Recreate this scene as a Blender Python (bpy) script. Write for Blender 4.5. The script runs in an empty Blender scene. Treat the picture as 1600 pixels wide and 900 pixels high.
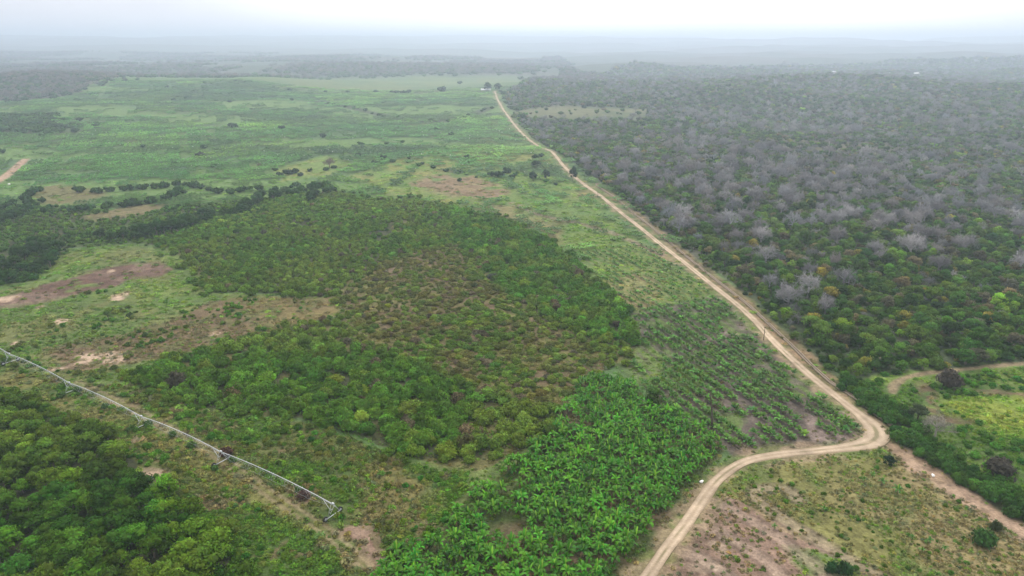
import bpy, bmesh, math, random
import numpy as np
from mathutils import Vector, Matrix

R = math.radians
rng = np.random.default_rng(11)
random.seed(5)
scene = bpy.context.scene
COL = scene.collection

# ------------------------------------------------------------------ camera model of the drone
F, PITCH, CAMH = 1142.0, R(18.8), 100.0
SP, CP = math.sin(PITCH), math.cos(PITCH)


def px2w(x, y, z=0.0):
    """photo pixel -> ground point (metres)"""
    u, v = (np.asarray(x, float) - 800) / F, (np.asarray(y, float) - 450) / F
    down = SP + v * CP
    t = (CAMH - z) / np.maximum(down, 1e-4)
    return u * t, (CP - v * SP) * t


def w2px(X, Y, Z=0.0):
    dz = CAMH - Z
    depth = Y * CP + dz * SP
    v = (dz * CP - Y * SP) / depth
    return 800 + F * X / depth, 450 + F * v


# ------------------------------------------------------------------ noise
def _h(ix, iy, s):
    n = (ix * 374761393 + iy * 668265263 + s * 974634521).astype(np.int64) & 0x7FFFFFFF
    n = ((n ^ (n >> 13)) * 1274126177) & 0x7FFFFFFF
    n = ((n ^ (n >> 15)) * 1911520717) & 0x7FFFFFFF
    return ((n ^ (n >> 12)) & 0xFFFF) / 65535.0


def vnoise(x, y, s=0):
    ix, iy = np.floor(x).astype(np.int64), np.floor(y).astype(np.int64)
    fx, fy = x - ix, y - iy
    fx, fy = fx * fx * (3 - 2 * fx), fy * fy * (3 - 2 * fy)
    a, b = _h(ix, iy, s), _h(ix + 1, iy, s)
    c, d = _h(ix, iy + 1, s), _h(ix + 1, iy + 1, s)
    return (a * (1 - fx) + b * fx) * (1 - fy) + (c * (1 - fx) + d * fx) * fy


def fbm(x, y, wl, octv=3, s=0):
    t = np.zeros(np.shape(x))
    amp, tot = 1.0, 0.0
    for o in range(octv):
        t = t + amp * vnoise(x / wl + 17.3 * o, y / wl - 9.1 * o, s + o)
        tot += amp
        amp *= 0.5
        wl = wl / 2.07
    return t / tot


def sstep(a, b, x):
    t = np.clip((x - a) / (b - a), 0, 1)
    return t * t * (3 - 2 * t)


# ------------------------------------------------------------------ terrain
def gauss(X, Y, px, py, rx, ry, h):
    cx, cy = px2w(px, py)
    return h * np.exp(-((X - cx) / rx) ** 2 - ((Y - cy) / ry) ** 2)


def H(X, Y):
    X, Y = np.asarray(X, float), np.asarray(Y, float)
    r = np.hypot(X, Y)
    z = (fbm(X, Y, 90, 2, 3) - 0.5) * 2.4 * sstep(60, 200, r)
    # broad swells of the farmland and the forest
    z = z + (fbm(X, Y, 420, 3, 21) - 0.45) * 16 * sstep(450, 1000, r)
    z = z + gauss(X, Y, 775, 243, 85, 45, 4.5)
    z = z + gauss(X, Y, 60, 138, 420, 260, 26) + gauss(X, Y, 850, 140, 150, 190, 13)
    z = z + gauss(X, Y, 1430, 150, 420, 300, 20) + gauss(X, Y, 30, 200, 90, 60, 6)
    z = z + gauss(X, Y, 560, 112, 700, 260, 14)
    z = z + (fbm(X, Y, 330, 3, 27) - 0.42) * 42 * sstep(90, 420, X) * sstep(380, 900, r)
    z = z + (fbm(X, Y, 500, 3, 28) - 0.42) * 30 * sstep(-150, -600, X) * sstep(900, 1500, r)
    # far ridges up to the skyline
    far = sstep(2200, 6000, r)
    ridge = 1 - np.abs(2 * fbm(X * 0.55, Y, 1500, 4, 31) - 1)
    z = z + far * (ridge * 80 - 34) + sstep(5000, 11000, r) * (sstep(0.36, 0.66, fbm(X * 0.8, Y, 2600, 4, 45)) * 125 - 25)
    return z


# ------------------------------------------------------------------ land use, as outlines on the ground
ROAD_PX = [(996, 922), (1012, 900), (1045, 852), (1078, 808), (1105, 768), (1130, 741), (1165, 720), (1210, 710), (1270, 704),
           (1325, 698), (1356, 692), (1370, 682), (1366, 668), (1350, 653), (1310, 621), (1270, 588), (1235, 557), (1205, 529),
           (1180, 503), (1150, 476), (1110, 443), (1075, 414), (1040, 387), (1000, 356), (960, 324), (930, 300),
           (905, 281), (885, 264), (870, 250), (855, 236), (830, 217), (815, 204), (800, 189), (786, 174), (778, 162), (773, 150)]
P = dict(
    rightwood=[(785, 152), (850, 128), (1000, 108), (1750, 96), (1750, 566), (1600, 570), (1470, 579), (1395, 584), (1345, 590),
               (1305, 592), (1255, 548), (1203, 497), (1127, 431), (1048, 372), (966, 307), (905, 262), (866, 235), (836, 213), (804, 183), (790, 165)],
    scrub=[(250, 378), (300, 350), (380, 322), (500, 300), (600, 312), (700, 322), (770, 340), (840, 372), (900, 410), (945, 462),
           (985, 500), (995, 545), (950, 575), (915, 595), (880, 640), (862, 685), (800, 708), (740, 735), (690, 728), (640, 715),
           (560, 680), (480, 655), (340, 645), (230, 610), (185, 590), (250, 566), (330, 545), (440, 515), (530, 492), (525, 462), (430, 458), (335, 452), (300, 425), (270, 398)],
    scrubbrown=[(620, 395), (720, 385), (790, 440), (830, 490), (900, 535), (950, 560), (920, 600), (860, 640), (790, 620), (700, 590), (620, 560), (545, 530), (530, 470), (560, 430)],
    scrubtall=[(700, 325), (800, 348), (870, 385), (935, 440), (988, 500), (1000, 545), (940, 528), (860, 500), (800, 470), (755, 425), (715, 380)],
    scrubfront=[(215, 590), (300, 560), (420, 530), (520, 525), (640, 585), (770, 620), (870, 640), (862, 690), (740, 735), (640, 715), (540, 678), (430, 640), (300, 622)],
    grove=[(-150, 600), (0, 612), (55, 640), (110, 665), (160, 690), (205, 722), (215, 760), (270, 785), (325, 822), (365, 855), (390, 905), (400, 960), (-150, 960)],
    banana=[(925, 588), (985, 598), (1010, 636), (1060, 650), (1100, 668), (1128, 700), (1102, 738), (1086, 785), (1050, 808), (1020, 850), (985, 890), (960, 940), (560, 940),
            (590, 890), (630, 856), (690, 850), (696, 815), (735, 772), (800, 722), (858, 688), (880, 640), (905, 600)],
    young=[(992, 496), (1010, 489), (1095, 469), (1124, 464), (1178, 516), (1235, 572), (1300, 630), (1347, 664), (1350, 686), (1280, 697), (1200, 704), (1150, 711),
           (1125, 695), (1070, 655), (1020, 638), (1005, 600), (988, 570), (1000, 535)],
    younggreen=[(985, 530), (1030, 525), (1080, 560), (1130, 600), (1170, 640), (1150, 680), (1090, 660), (1020, 635), (990, 580)],
    upper=[(905, 396), (960, 385), (1010, 380), (1060, 420), (1108, 455), (1095, 469), (1010, 489), (955, 488), (942, 462), (925, 428)],
    uppertan=[(940, 440), (985, 425), (1030, 440), (1040, 465), (1010, 486), (960, 484)],
    midgreen=[(560, 285), (650, 262), (740, 258), (830, 268), (885, 280), (915, 296), (965, 345), (1015, 382), (905, 396), (850, 370), (780, 340), (700, 316), (610, 306)],
    tan=[(640, 286), (690, 273), (735, 274), (790, 289), (800, 304), (755, 311), (690, 300), (655, 294)],
    tanb=[(1005, 388), (1042, 392), (1062, 415), (1035, 405)],
    lime=[(598, 291), (650, 297), (712, 311), (700, 319), (610, 306)],
    limeb=[(545, 275), (640, 246), (700, 250), (730, 262), (650, 278), (570, 287)],
    limec=[(425, 268), (510, 243), (545, 255), (520, 275), (440, 282)],
    limed=[(840, 232), (850, 243), (870, 262), (800, 262), (660, 245), (640, 238), (760, 226)],
    fieldtop=[(425, 132), (600, 122), (800, 119), (832, 127), (775, 146), (640, 152), (460, 150), (400, 142)],
    fieldclear=[(800, 176), (880, 170), (1015, 174), (1010, 188), (900, 189), (830, 186)],
    rightclear=[(1170, 216), (1400, 221), (1420, 232), (1250, 236)],
    leftwood=[(-250, 120), (60, 113), (150, 112), (222, 124), (180, 142), (100, 160), (-250, 168)],
    topwood=[(420, 118), (520, 107), (700, 106), (840, 108), (825, 118), (600, 120), (500, 122)],
    leftclump=[(-120, 190), (50, 188), (95, 201), (103, 211), (-120, 212)],
    leftscrub=[(-120, 320), (100, 326), (180, 330), (400, 312), (500, 300), (430, 345), (262, 384), (190, 384), (110, 387), (85, 410), (60, 440), (-120, 462)],
    leftbrown=[(45, 300), (80, 290), (130, 293), (175, 305), (140, 316), (70, 322)],
    leftbrownb=[(125, 338), (180, 325), (250, 316), (265, 322), (215, 337), (160, 344)],
    clearing=[(70, 418), (108, 389), (190, 386), (255, 388), (285, 405), (310, 424), (335, 455), (430, 460), (525, 462), (530, 490), (440, 515), (330, 545), (235, 572),
              (190, 595), (100, 592), (-120, 520), (-120, 478), (40, 448)],
    maroon=[(-120, 482), (10, 466), (60, 450), (110, 436), (150, 424), (190, 414), (245, 411), (268, 421), (250, 433), (205, 436), (180, 449), (130, 459), (60, 476), (-120, 494)],
    brownfield=[(190, 520), (260, 500), (330, 470), (400, 461), (522, 463), (528, 490), (440, 513), (330, 545), (240, 560), (120, 580), (60, 545)],
    pivotstrip=[(-120, 530), (0, 556), (60, 585), (150, 600), (215, 600), (340, 648), (480, 660), (560, 690), (650, 728), (735, 742), (705, 790), (690, 848), (630, 860), (600, 900),
                (612, 960), (395, 960), (385, 880), (330, 828), (270, 782), (205, 735), (160, 698), (60, 642), (-120, 600)],
    strip_y=[(-60, 555), (40, 585), (130, 625), (230, 668), (335, 712), (420, 765), (520, 828), (480, 832), (400, 790), (310, 742), (200, 700), (100, 650), (-60, 595)],
    patch_y=[(560, 720), (640, 735), (690, 760), (690, 800), (640, 830), (590, 815), (555, 790), (590, 760)],
    tsoil=[(520, 834), (545, 822), (588, 825), (594, 850), (602, 890), (615, 930), (578, 930), (566, 846), (530, 842)],
    deadbush=[(450, 762), (472, 756), (492, 770), (492, 784), (465, 790), (450, 780)],
    tarpsoil=[(208, 748), (222, 736), (250, 738), (255, 752), (235, 756), (214, 762)],
    stripsoil=[(280, 782), (320, 772), (372, 778), (390, 786), (340, 796), (295, 794)],
    lowfield=[(1018, 925), (1050, 858), (1110, 778), (1142, 742), (1175, 724), (1280, 712), (1380, 702), (1440, 746), (1530, 804), (1700, 890), (1700, 960), (1018, 960)],
    lowsoil=[(1030, 925), (1062, 850), (1108, 792), (1138, 770), (1165, 782), (1200, 806), (1240, 832), (1290, 858), (1330, 888), (1370, 940), (1030, 940)],
    lowgreen=[(1225, 848), (1262, 858), (1300, 868), (1340, 880), (1348, 905), (1270, 905), (1240, 880)],
    valley=[(1350, 592), (1400, 581), (1470, 579), (1700, 566), (1700, 800), (1600, 790), (1560, 765), (1500, 740), (1440, 700), (1385, 655), (1345, 612)],
    limev=[(1470, 628), (1530, 618), (1700, 620), (1700, 700), (1570, 685), (1520, 660)],
    limev2=[(1352, 586), (1400, 582), (1425, 586), (1398, 604), (1370, 600)],
    soilv=[(1428, 602), (1446, 597), (1458, 625), (1470, 645), (1500, 660), (1488, 672), (1450, 655), (1440, 625)],
    soilv2=[(1512, 610), (1560, 611), (1620, 620), (1620, 628), (1560, 618), (1520, 616)],
    soilv3=[(1488, 655), (1530, 658), (1512, 668), (1490, 668)],
    hedge=[(1296, 594), (1345, 598), (1398, 640), (1440, 668), (1482, 706), (1540, 745), (1600, 776), (1700, 822), (1700, 872), (1640, 850), (1570, 815), (1500, 768), (1440, 724), (1402, 694), (1372, 664), (1330, 624)],
    farwedge=[(500, 163), (600, 153), (765, 150), (770, 165), (700, 186), (640, 190), (580, 178)],
    farband=[(-200, 195), (100, 190), (300, 200), (600, 200), (640, 212), (500, 235), (300, 232), (-200, 238)],
)
for _k in list(P):
    P[_k] = np.array(P[_k], float)
PALE_SPOTS = [(155, 557, 38, 12), (190, 462, 13, 6), (96, 502, 11, 5), (28, 535, 10, 4), (90, 576, 14, 4), (12, 468, 18, 5), (172, 425, 9, 3),
              (215, 690, 10, 4), (62, 480, 9, 3), (222, 755, 12, 5), (335, 520, 8, 3), (250, 600, 8, 3)]


def inpoly(poly, x, y):
    c = np.zeros(np.shape(x), bool)
    x0, y0 = poly[:, 0], poly[:, 1]
    x1, y1 = np.roll(x0, -1), np.roll(y0, -1)
    bb = (x >= x0.min()) & (x <= x0.max()) & (y >= y0.min()) & (y <= y0.max())
    if not bb.any():
        return c
    xs, ys = x[bb], y[bb]
    cc = np.zeros(xs.shape, bool)
    for a, b, d, e in zip(x0, y0, x1, y1):
        if b == e:
            continue
        cc ^= ((b > ys) != (e > ys)) & (xs < (d - a) * (ys - b) / (e - b) + a)
    c[bb] = cc
    return c


class Land:
    """land-use masks at ground points, with ragged natural edges"""

    def __init__(s, X, Y, rag=4.0, taps=3):
        s.X, s.Y, s.c, s.t = X, Y, {}, []
        r = np.hypot(X, Y)
        k = np.clip(r / 250.0, 0.6, 7)
        for i in range(taps):
            wx = ((fbm(X, Y, 22, 3, 50 + i) - 0.5) * 2.2 + (vnoise(X / 3.1, Y / 3.1, 60 + i) - 0.5) * 0.9) * rag * k
            wy = ((fbm(X, Y, 22, 3, 70 + i) - 0.5) * 2.2 + (vnoise(X / 3.1, Y / 3.1, 80 + i) - 0.5) * 0.9) * rag * k
            s.t.append(w2px(X + wx, np.maximum(Y + wy, 30)))

    def __getitem__(s, n):
        if n not in s.c:
            s.c[n] = sum(inpoly(P[n], a, b).astype(float) for a, b in s.t) / len(s.t)
        return s.c[n]


def polyline(pxs, step=4.0, pad=None):
    x, y = px2w(*np.array(pxs, float).T)
    pts = np.stack([x, y], 1)
    # Catmull-Rom
    q = np.vstack([2 * pts[0] - pts[1], pts, 2 * pts[-1] - pts[-2]])
    out = []
    for i in range(1, len(q) - 2):
        n = max(2, int(np.linalg.norm(q[i + 1] - q[i]) / step))
        for t in np.arange(n) / n:
            a, b, c, d = q[i - 1], q[i], q[i + 1], q[i + 2]
            out.append(0.5 * (2 * b + (c - a) * t + (2 * a - 5 * b + 4 * c - d) * t * t + (3 * b - a - 3 * c + d) * t ** 3))
    out.append(pts[-1])
    return np.array(out)


ROAD = polyline(ROAD_PX, 2.0)
TRACK_IN = polyline([(120, 598), (190, 632), (250, 665), (330, 706), (400, 755), (450, 790), (510, 830), (545, 862), (572, 884)], 2.0)
TRACK_EAST = polyline([(1394, 612), (1396, 603), (1403, 596), (1420, 588), (1465, 582), (1520, 578), (1600, 572), (1720, 563)], 2.0)
RED_TRACK = polyline([(1378, 688), (1400, 700), (1430, 722), (1480, 755), (1530, 788), (1600, 832), (1720, 905)], 2.0)
FURROWS = [polyline(p, 2.0) for p in (
    [(1245, 778), (1230, 764), (1200, 762), (1176, 770), (1200, 792), (1250, 826), (1290, 850), (1330, 876), (1385, 905)],
    [(1120, 784), (1165, 806), (1215, 838), (1255, 868), (1300, 905)],
    [(1090, 815), (1140, 840), (1190, 870), (1225, 905)],
    [(1062, 858), (1110, 880), (1140, 905)])]
BARE_LINE = polyline([(800, 318), (850, 338), (900, 348), (950, 362), (1000, 382), (1035, 398)], 3.0)
FAR_TRACK = polyline([(-40, 300), (0, 280), (20, 264), (38, 247)], 4.0)
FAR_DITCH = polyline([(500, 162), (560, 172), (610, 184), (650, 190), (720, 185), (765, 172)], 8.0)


def dline(line, X, Y, reach):
    """distance to a polyline (capped at reach)"""
    d = np.full(np.shape(X), reach, float)
    bb = (X > line[:, 0].min() - reach) & (X < line[:, 0].max() + reach) & (Y > line[:, 1].min() - reach) & (Y < line[:, 1].max() + reach)
    if not bb.any():
        return d
    xs, ys, dd = X[bb], Y[bb], d[bb]
    for (ax, ay), (bx, by) in zip(line[:-1], line[1:]):
        lo, hi = min(ax, bx) - reach, max(ax, bx) + reach
        m = (xs > lo) & (xs < hi) & (ys > min(ay, by) - reach) & (ys < max(ay, by) + reach)
        if not m.any():
            continue
        px, py = xs[m] - ax, ys[m] - ay
        ex, ey = bx - ax, by - ay
        t = np.clip((px * ex + py * ey) / (ex * ex + ey * ey + 1e-9), 0, 1)
        dd[m] = np.minimum(dd[m], np.hypot(px - t * ex, py - t * ey))
    d[bb] = dd
    return d


def offset_line(line, off):
    t = np.gradient(line, axis=0)
    t /= np.linalg.norm(t, axis=1)[:, None] + 1e-9
    return line + np.stack([t[:, 1], -t[:, 0]], 1) * off


# straight stretch of the road beside the forest (bend -> far end) and the canal that follows it
_i0 = int(np.argmin(np.hypot(*(ROAD - np.array(px2w(1350, 653))).T)))
STRAIGHT = ROAD[_i0:]
CANAL_A = offset_line(polyline([(1550, 770), (1488, 730), (1438, 696), (1404, 672), (1340, 622), (1300, 596)], 3.0), 0)
CANAL_B = polyline([(1300, 596), (1270, 569), (1240, 540), (1206, 510), (1166, 474), (1130, 445), (1090, 413), (1050, 380), (1000, 340), (965, 312), (930, 286)], 3.0)
CANAL = np.vstack([CANAL_A[:-1], CANAL_B])

# ------------------------------------------------------------------ materials
def nodemat(name):
    m = bpy.data.materials.new(name)
    m.use_nodes = True
    nt = m.node_tree
    nt.nodes.clear()
    return m, nt


def N(nt, t, **kw):
    n = nt.nodes.new(t)
    for k, v in kw.items():
        if k.startswith('i_'):
            n.inputs[k[2:].replace('_', ' ')].default_value = v
        else:
            setattr(n, k, v)
    return n


def foliage_mat(name, translucent=0.25, rough=0.6, spec=0.25, extra=None):
    """leaf colour: the plant's own tint varied leaf by leaf"""
    m, nt = nodemat(name)
    at = N(nt, 'ShaderNodeAttribute', attribute_name='tint', attribute_type='INSTANCER')
    lv = N(nt, 'ShaderNodeAttribute', attribute_name='leafvar', attribute_type='GEOMETRY')
    hs = N(nt, 'ShaderNodeHueSaturation')
    mr = N(nt, 'ShaderNodeMapRange')
    mr.inputs['To Min'].default_value = 0.55
    mr.inputs['To Max'].default_value = 1.5
    nt.links.new(lv.outputs['Fac'], mr.inputs['Value'])
    nt.links.new(mr.outputs['Result'], hs.inputs['Value'])
    mh = N(nt, 'ShaderNodeMapRange')
    mh.inputs['To Min'].default_value = 0.485
    mh.inputs['To Max'].default_value = 0.515
    nt.links.new(lv.outputs['Alpha'] if False else lv.outputs['Fac'], mh.inputs['Value'])
    nt.links.new(mh.outputs['Result'], hs.inputs['Hue'])
    nt.links.new(at.outputs['Color'], hs.inputs['Color'])
    b = N(nt, 'ShaderNodeBsdfPrincipled')
    b.inputs['Roughness'].default_value = rough
    b.inputs['Specular IOR Level'].default_value = spec
    nt.links.new(hs.outputs['Color'], b.inputs['Base Color'])
    out = N(nt, 'ShaderNodeOutputMaterial')
    if translucent:
        t = N(nt, 'ShaderNodeBsdfTranslucent')
        nt.links.new(hs.outputs['Color'], t.inputs['Color'])
        mx = N(nt, 'ShaderNodeMixShader')
        mx.inputs[0].default_value = translucent
        nt.links.new(b.outputs[0], mx.inputs[1])
        nt.links.new(t.outputs[0], mx.inputs[2])
        nt.links.new(mx.outputs[0], out.inputs[0])
    else:
        nt.links.new(b.outputs[0], out.inputs[0])
    return m


def plain_mat(name, col, rough=0.8, metal=0.0, spec=0.3, var=0.3, scale=3.0):
    m, nt = nodemat(name)
    tc = N(nt, 'ShaderNodeTexCoord')
    nz = N(nt, 'ShaderNodeTexNoise')
    nz.inputs['Scale'].default_value = scale
    nz.inputs['Detail'].default_value = 4
    nt.links.new(tc.outputs['Object'], nz.inputs['Vector'])
    mr = N(nt, 'ShaderNodeMapRange')
    mr.inputs['To Min'].default_value = 1 - var
    mr.inputs['To Max'].default_value = 1 + var
    nt.links.new(nz.outputs[0], mr.inputs['Value'])
    hs = N(nt, 'ShaderNodeHueSaturation')
    hs.inputs['Color'].default_value = (*col, 1)
    nt.links.new(mr.outputs['Result'], hs.inputs['Value'])
    b = N(nt, 'ShaderNodeBsdfPrincipled')
    b.inputs['Roughness'].default_value = rough
    b.inputs['Metallic'].default_value = metal
    b.inputs['Specular IOR Level'].default_value = spec
    nt.links.new(hs.outputs['Color'], b.inputs['Base Color'])
    out = N(nt, 'ShaderNodeOutputMaterial')
    nt.links.new(b.outputs[0], out.inputs[0])
    return m


def ground_mat(name, bump=0.5, s1=0.35, s2=1.7, lo=0.62, hi=1.42):
    m, nt = nodemat(name)
    at = N(nt, 'ShaderNodeAttribute', attribute_name='landcol')
    tc = N(nt, 'ShaderNodeTexCoord')
    prev = at.outputs['Color']
    fac = []
    for i, (sc, a, c) in enumerate(((s1, lo, hi), (s2, lo + 0.08, hi - 0.08), (0.06, 0.85, 1.17))):
        nz = N(nt, 'ShaderNodeTexNoise')
        nz.inputs['Scale'].default_value = sc
        nz.inputs['Detail'].default_value = 5
        nz.inputs['Roughness'].default_value = 0.62
        nt.links.new(tc.outputs['Object'], nz.inputs['Vector'])
        mr = N(nt, 'ShaderNodeMapRange')
        mr.inputs['From Min'].default_value = 0.3
        mr.inputs['From Max'].default_value = 0.7
        mr.inputs['To Min'].default_value = a
        mr.inputs['To Max'].default_value = c
        nt.links.new(nz.outputs[0], mr.inputs['Value'])
        hs = N(nt, 'ShaderNodeHueSaturation')
        nt.links.new(mr.outputs['Result'], hs.inputs['Value'])
        nt.links.new(prev, hs.inputs['Color'])
        prev = hs.outputs['Color']
        fac.append(nz)
    b = N(nt, 'ShaderNodeBsdfPrincipled')
    b.inputs['Roughness'].default_value = 0.95
    b.inputs['Specular IOR Level'].default_value = 0.1
    nt.links.new(prev, b.inputs['Base Color'])
    bp = N(nt, 'ShaderNodeBump')
    bp.inputs['Strength'].default_value = bump
    bp.inputs['Distance'].default_value = 0.5
    nt.links.new(fac[1].outputs[0], bp.inputs['Height'])
    nt.links.new(bp.outputs[0], b.inputs['Normal'])
    out = N(nt, 'ShaderNodeOutputMaterial')
    nt.links.new(b.outputs[0], out.inputs[0])
    return m


M_LEAF = foliage_mat('leaf_foliage', 0.33, 0.7, 0.06)
M_BANANA = foliage_mat('banana_foliage', 0.28, 0.5, 0.15)
M_TWIG = foliage_mat('bare_twigs', 0.0, 0.85, 0.15)
M_GRASS = foliage_mat('weed_foliage', 0.2, 0.8, 0.05)
M_BARK = plain_mat('bark', (0.17, 0.14, 0.12), 0.9)
M_DRY = plain_mat('dry_banana_leaf', (0.20, 0.145, 0.075), 0.9)
M_NEW = plain_mat('pale_new_leaf', (0.24, 0.42, 0.045), 0.5, var=0.25)
M_STEM = plain_mat('banana_stem', (0.13, 0.14, 0.06), 0.8)
M_GROUND = ground_mat('ground_cover_soil')
M_ROAD = ground_mat('road_dirt', 0.35, 0.5, 2.2, 0.85, 1.14)
M_STEEL = plain_mat('galvanised_steel', (0.50, 0.53, 0.56), 0.45, 0.35, 0.5, 0.12)
M_TYRE = plain_mat('tyre_rubber', (0.03, 0.03, 0.032), 0.85)
M_CONC = plain_mat('weathered_concrete', (0.33, 0.27, 0.21), 0.9, var=0.25, scale=0.6)
M_WALL = plain_mat('whitewashed_wall', (0.55, 0.53, 0.5), 0.9, var=0.1)
M_ROOF = plain_mat('zinc_roof', (0.78, 0.8, 0.82), 0.5, 0.1, var=0.1)
M_OPEN = plain_mat('dark_opening', (0.03, 0.03, 0.03), 0.6)
M_TARP = plain_mat('blue_tarp', (0.045, 0.052, 0.12), 0.5, var=0.4, scale=2)
M_BAG = plain_mat('white_bag', (0.8, 0.8, 0.78), 0.6, var=0.1)
M_WOOD = plain_mat('grey_post_wood', (0.22, 0.19, 0.16), 0.9)
M_DEAD = plain_mat('dead_trunk', (0.075, 0.055, 0.045), 0.95)

# ------------------------------------------------------------------ mesh helpers
def mesh_np(name, V, Fq, mats, leafvar=None, mi=None, cols=None, smooth=False, vnor=None):
    """V (n,3), Fq list of arrays (k,3|4)"""
    me = bpy.data.meshes.new(name)
    V = np.asarray(V, np.float32)
    if not isinstance(Fq, list):
        Fq = [Fq]
    Fq = [np.asarray(f, np.int32) for f in Fq if len(f)]
    loops = np.concatenate([f.ravel() for f in Fq])
    tot = np.concatenate([np.full(len(f), f.shape[1], np.int32) for f in Fq])
    st = np.concatenate([[0], np.cumsum(tot)[:-1]]).astype(np.int32)
    me.vertices.add(len(V))
    me.vertices.foreach_set('co', V.ravel())
    me.loops.add(len(loops))
    me.loops.foreach_set('vertex_index', loops)
    me.polygons.add(len(tot))
    me.polygons.foreach_set('loop_start', st)
    me.polygons.foreach_set('loop_total', tot)
    for m in mats if isinstance(mats, (list, tuple)) else [mats]:
        me.materials.append(m)
    if mi is not None:
        me.polygons.foreach_set('material_index', np.asarray(mi, np.int32))
    if smooth:
        me.polygons.foreach_set('use_smooth', np.ones(len(tot), bool))
    me.update(calc_edges=True)
    if leafvar is not None:
        a = me.attributes.new('leafvar', 'FLOAT', 'POINT')
        a.data.foreach_set('value', np.asarray(leafvar, np.float32))
    if cols is not None:
        a = me.attributes.new('landcol', 'FLOAT_COLOR', 'POINT')
        c = np.ones((len(V), 4), np.float32)
        c[:, :3] = cols
        a.data.foreach_set('color', c.ravel())
    if vnor is not None and np.abs(vnor).max() > 0:
        me.polygons.foreach_set('use_smooth', np.ones(len(tot), bool))
        me.normals_split_custom_set_from_vertices(np.asarray(vnor, np.float32))
        me.update()
    return me


class Geo:
    def __init__(s):
        s.V, s.Q, s.T, s.lv, s.qm, s.tm, s.n, s.N = [], [], [], [], [], [], 0, []

    def add(s, V, Q=None, T=None, lv=0.5, mi=0, nor=None):
        V = np.asarray(V, float)
        s.N.append(np.zeros((len(V), 3)) if nor is None else np.asarray(nor, float))
        s.V.append(V)
        s.lv.append(np.broadcast_to(np.asarray(lv, float), (len(V),)))
        if Q is not None and len(Q):
            s.Q.append(np.asarray(Q) + s.n)
            s.qm.append(np.full(len(Q), mi))
        if T is not None and len(T):
            s.T.append(np.asarray(T) + s.n)
            s.tm.append(np.full(len(T), mi))
        s.n += len(V)

    def build(s, name, mats, smooth=False):
        F_ = []
        mi = []
        if s.Q:
            F_.append(np.vstack(s.Q)); mi.append(np.concatenate(s.qm))
        if s.T:
            F_.append(np.vstack(s.T)); mi.append(np.concatenate(s.tm))
        return mesh_np(name, np.vstack(s.V), F_, mats, np.concatenate(s.lv), np.concatenate(mi), smooth=smooth, vnor=np.vstack(s.N))

    def tube(s, pts, rad, sides=5, lv=0.5, mi=0, cap=True):
        pts = np.asarray(pts, float)
        n = len(pts)
        rad = np.broadcast_to(np.asarray(rad, float), (n,))
        t = np.gradient(pts, axis=0)
        t /= np.linalg.norm(t, axis=1)[:, None] + 1e-9
        ref = np.array([0.31, 0.17, 0.93]) if abs(t[0, 2]) < 0.9 else np.array([1.0, 0.1, 0])
        u = np.cross(t, ref); u /= np.linalg.norm(u, axis=1)[:, None] + 1e-9
        w = np.cross(t, u)
        a = np.arange(sides) / sides * 2 * math.pi
        V = pts[:, None] + rad[:, None, None] * (np.cos(a)[None, :, None] * u[:, None] + np.sin(a)[None, :, None] * w[:, None])
        i = np.arange(n - 1)[:, None] * sides
        j = np.arange(sides)[None]
        k = (j + 1) % sides
        Q = np.stack([i + j, i + k, i + sides + k, i + sides + j], -1).reshape(-1, 4)
        V = V.reshape(-1, 3)
        T = None
        if cap:
            V = np.vstack([V, pts[:1], pts[-1:]])
            b, e = len(V) - 2, len(V) - 1
            jj, kk = np.arange(sides), (np.arange(sides) + 1) % sides
            o = (n - 1) * sides
            T = np.vstack([np.stack([kk, jj, np.full(sides, b)], 1), np.stack([o + jj, o + kk, np.full(sides, e)], 1)])
        s.add(V, Q, T, lv, mi)

    def box(s, c, d, mi=0, rot=None):
        c, d = np.asarray(c, float), np.asarray(d, float) / 2
        v = np.array([[-1, -1, -1], [1, -1, -1], [1, 1, -1], [-1, 1, -1], [-1, -1, 1], [1, -1, 1], [1, 1, 1], [-1, 1, 1]]) * d
        if rot is not None:
            v = v @ np.asarray(rot).T
        s.add(v + c, [[0, 3, 2, 1], [4, 5, 6, 7], [0, 1, 5, 4], [1, 2, 6, 5], [2, 3, 7, 6], [3, 0, 4, 7]], mi=mi)


def leaf_quads(g, C, Nrm, size, r, jit=0.55, lv=None, elong=1.5, mi=0):
    """leaf-sized faces at C roughly facing Nrm"""
    n = len(C)
    nn = Nrm + r.normal(0, jit, (n, 3))
    nn /= np.linalg.norm(nn, axis=1)[:, None] + 1e-9
    a = r.normal(0, 1, (n, 3))
    u = np.cross(nn, a); u /= np.linalg.norm(u, axis=1)[:, None] + 1e-9
    w = np.cross(nn, u)
    sz = (size * r.uniform(0.6, 1.35, n))[:, None]
    u, w = u * sz * 0.5 * elong, w * sz * 0.5
    V = np.stack([C - u * 1.0, C - w * 0.9 + u * 0.1, C + u, C + w * 0.9 + u * 0.1], 1).reshape(-1, 3)
    Q = np.arange(n * 4).reshape(-1, 4)
    # each leaf faces outwards and takes part of its shading from the rounded crown it sits on
    gn = np.cross(V[1::4] - V[0::4], V[3::4] - V[0::4])
    fl = (gn * Nrm).sum(1) < 0
    Q[fl] = Q[fl][:, ::-1]
    gn = gn / (np.linalg.norm(gn, axis=1)[:, None] + 1e-9) * np.where(fl, -1, 1)[:, None]
    on = np.broadcast_to(Nrm, gn.shape); on = on / (np.linalg.norm(on, axis=1)[:, None] + 1e-9)
    nor = on * 0.72 + gn * 0.42
    nor /= np.linalg.norm(nor, axis=1)[:, None] + 1e-9
    l = r.uniform(0, 1, n) if lv is None else lv
    g.add(V, Q, None, np.repeat(l, 4), mi, np.repeat(nor, 4, 0))


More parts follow.
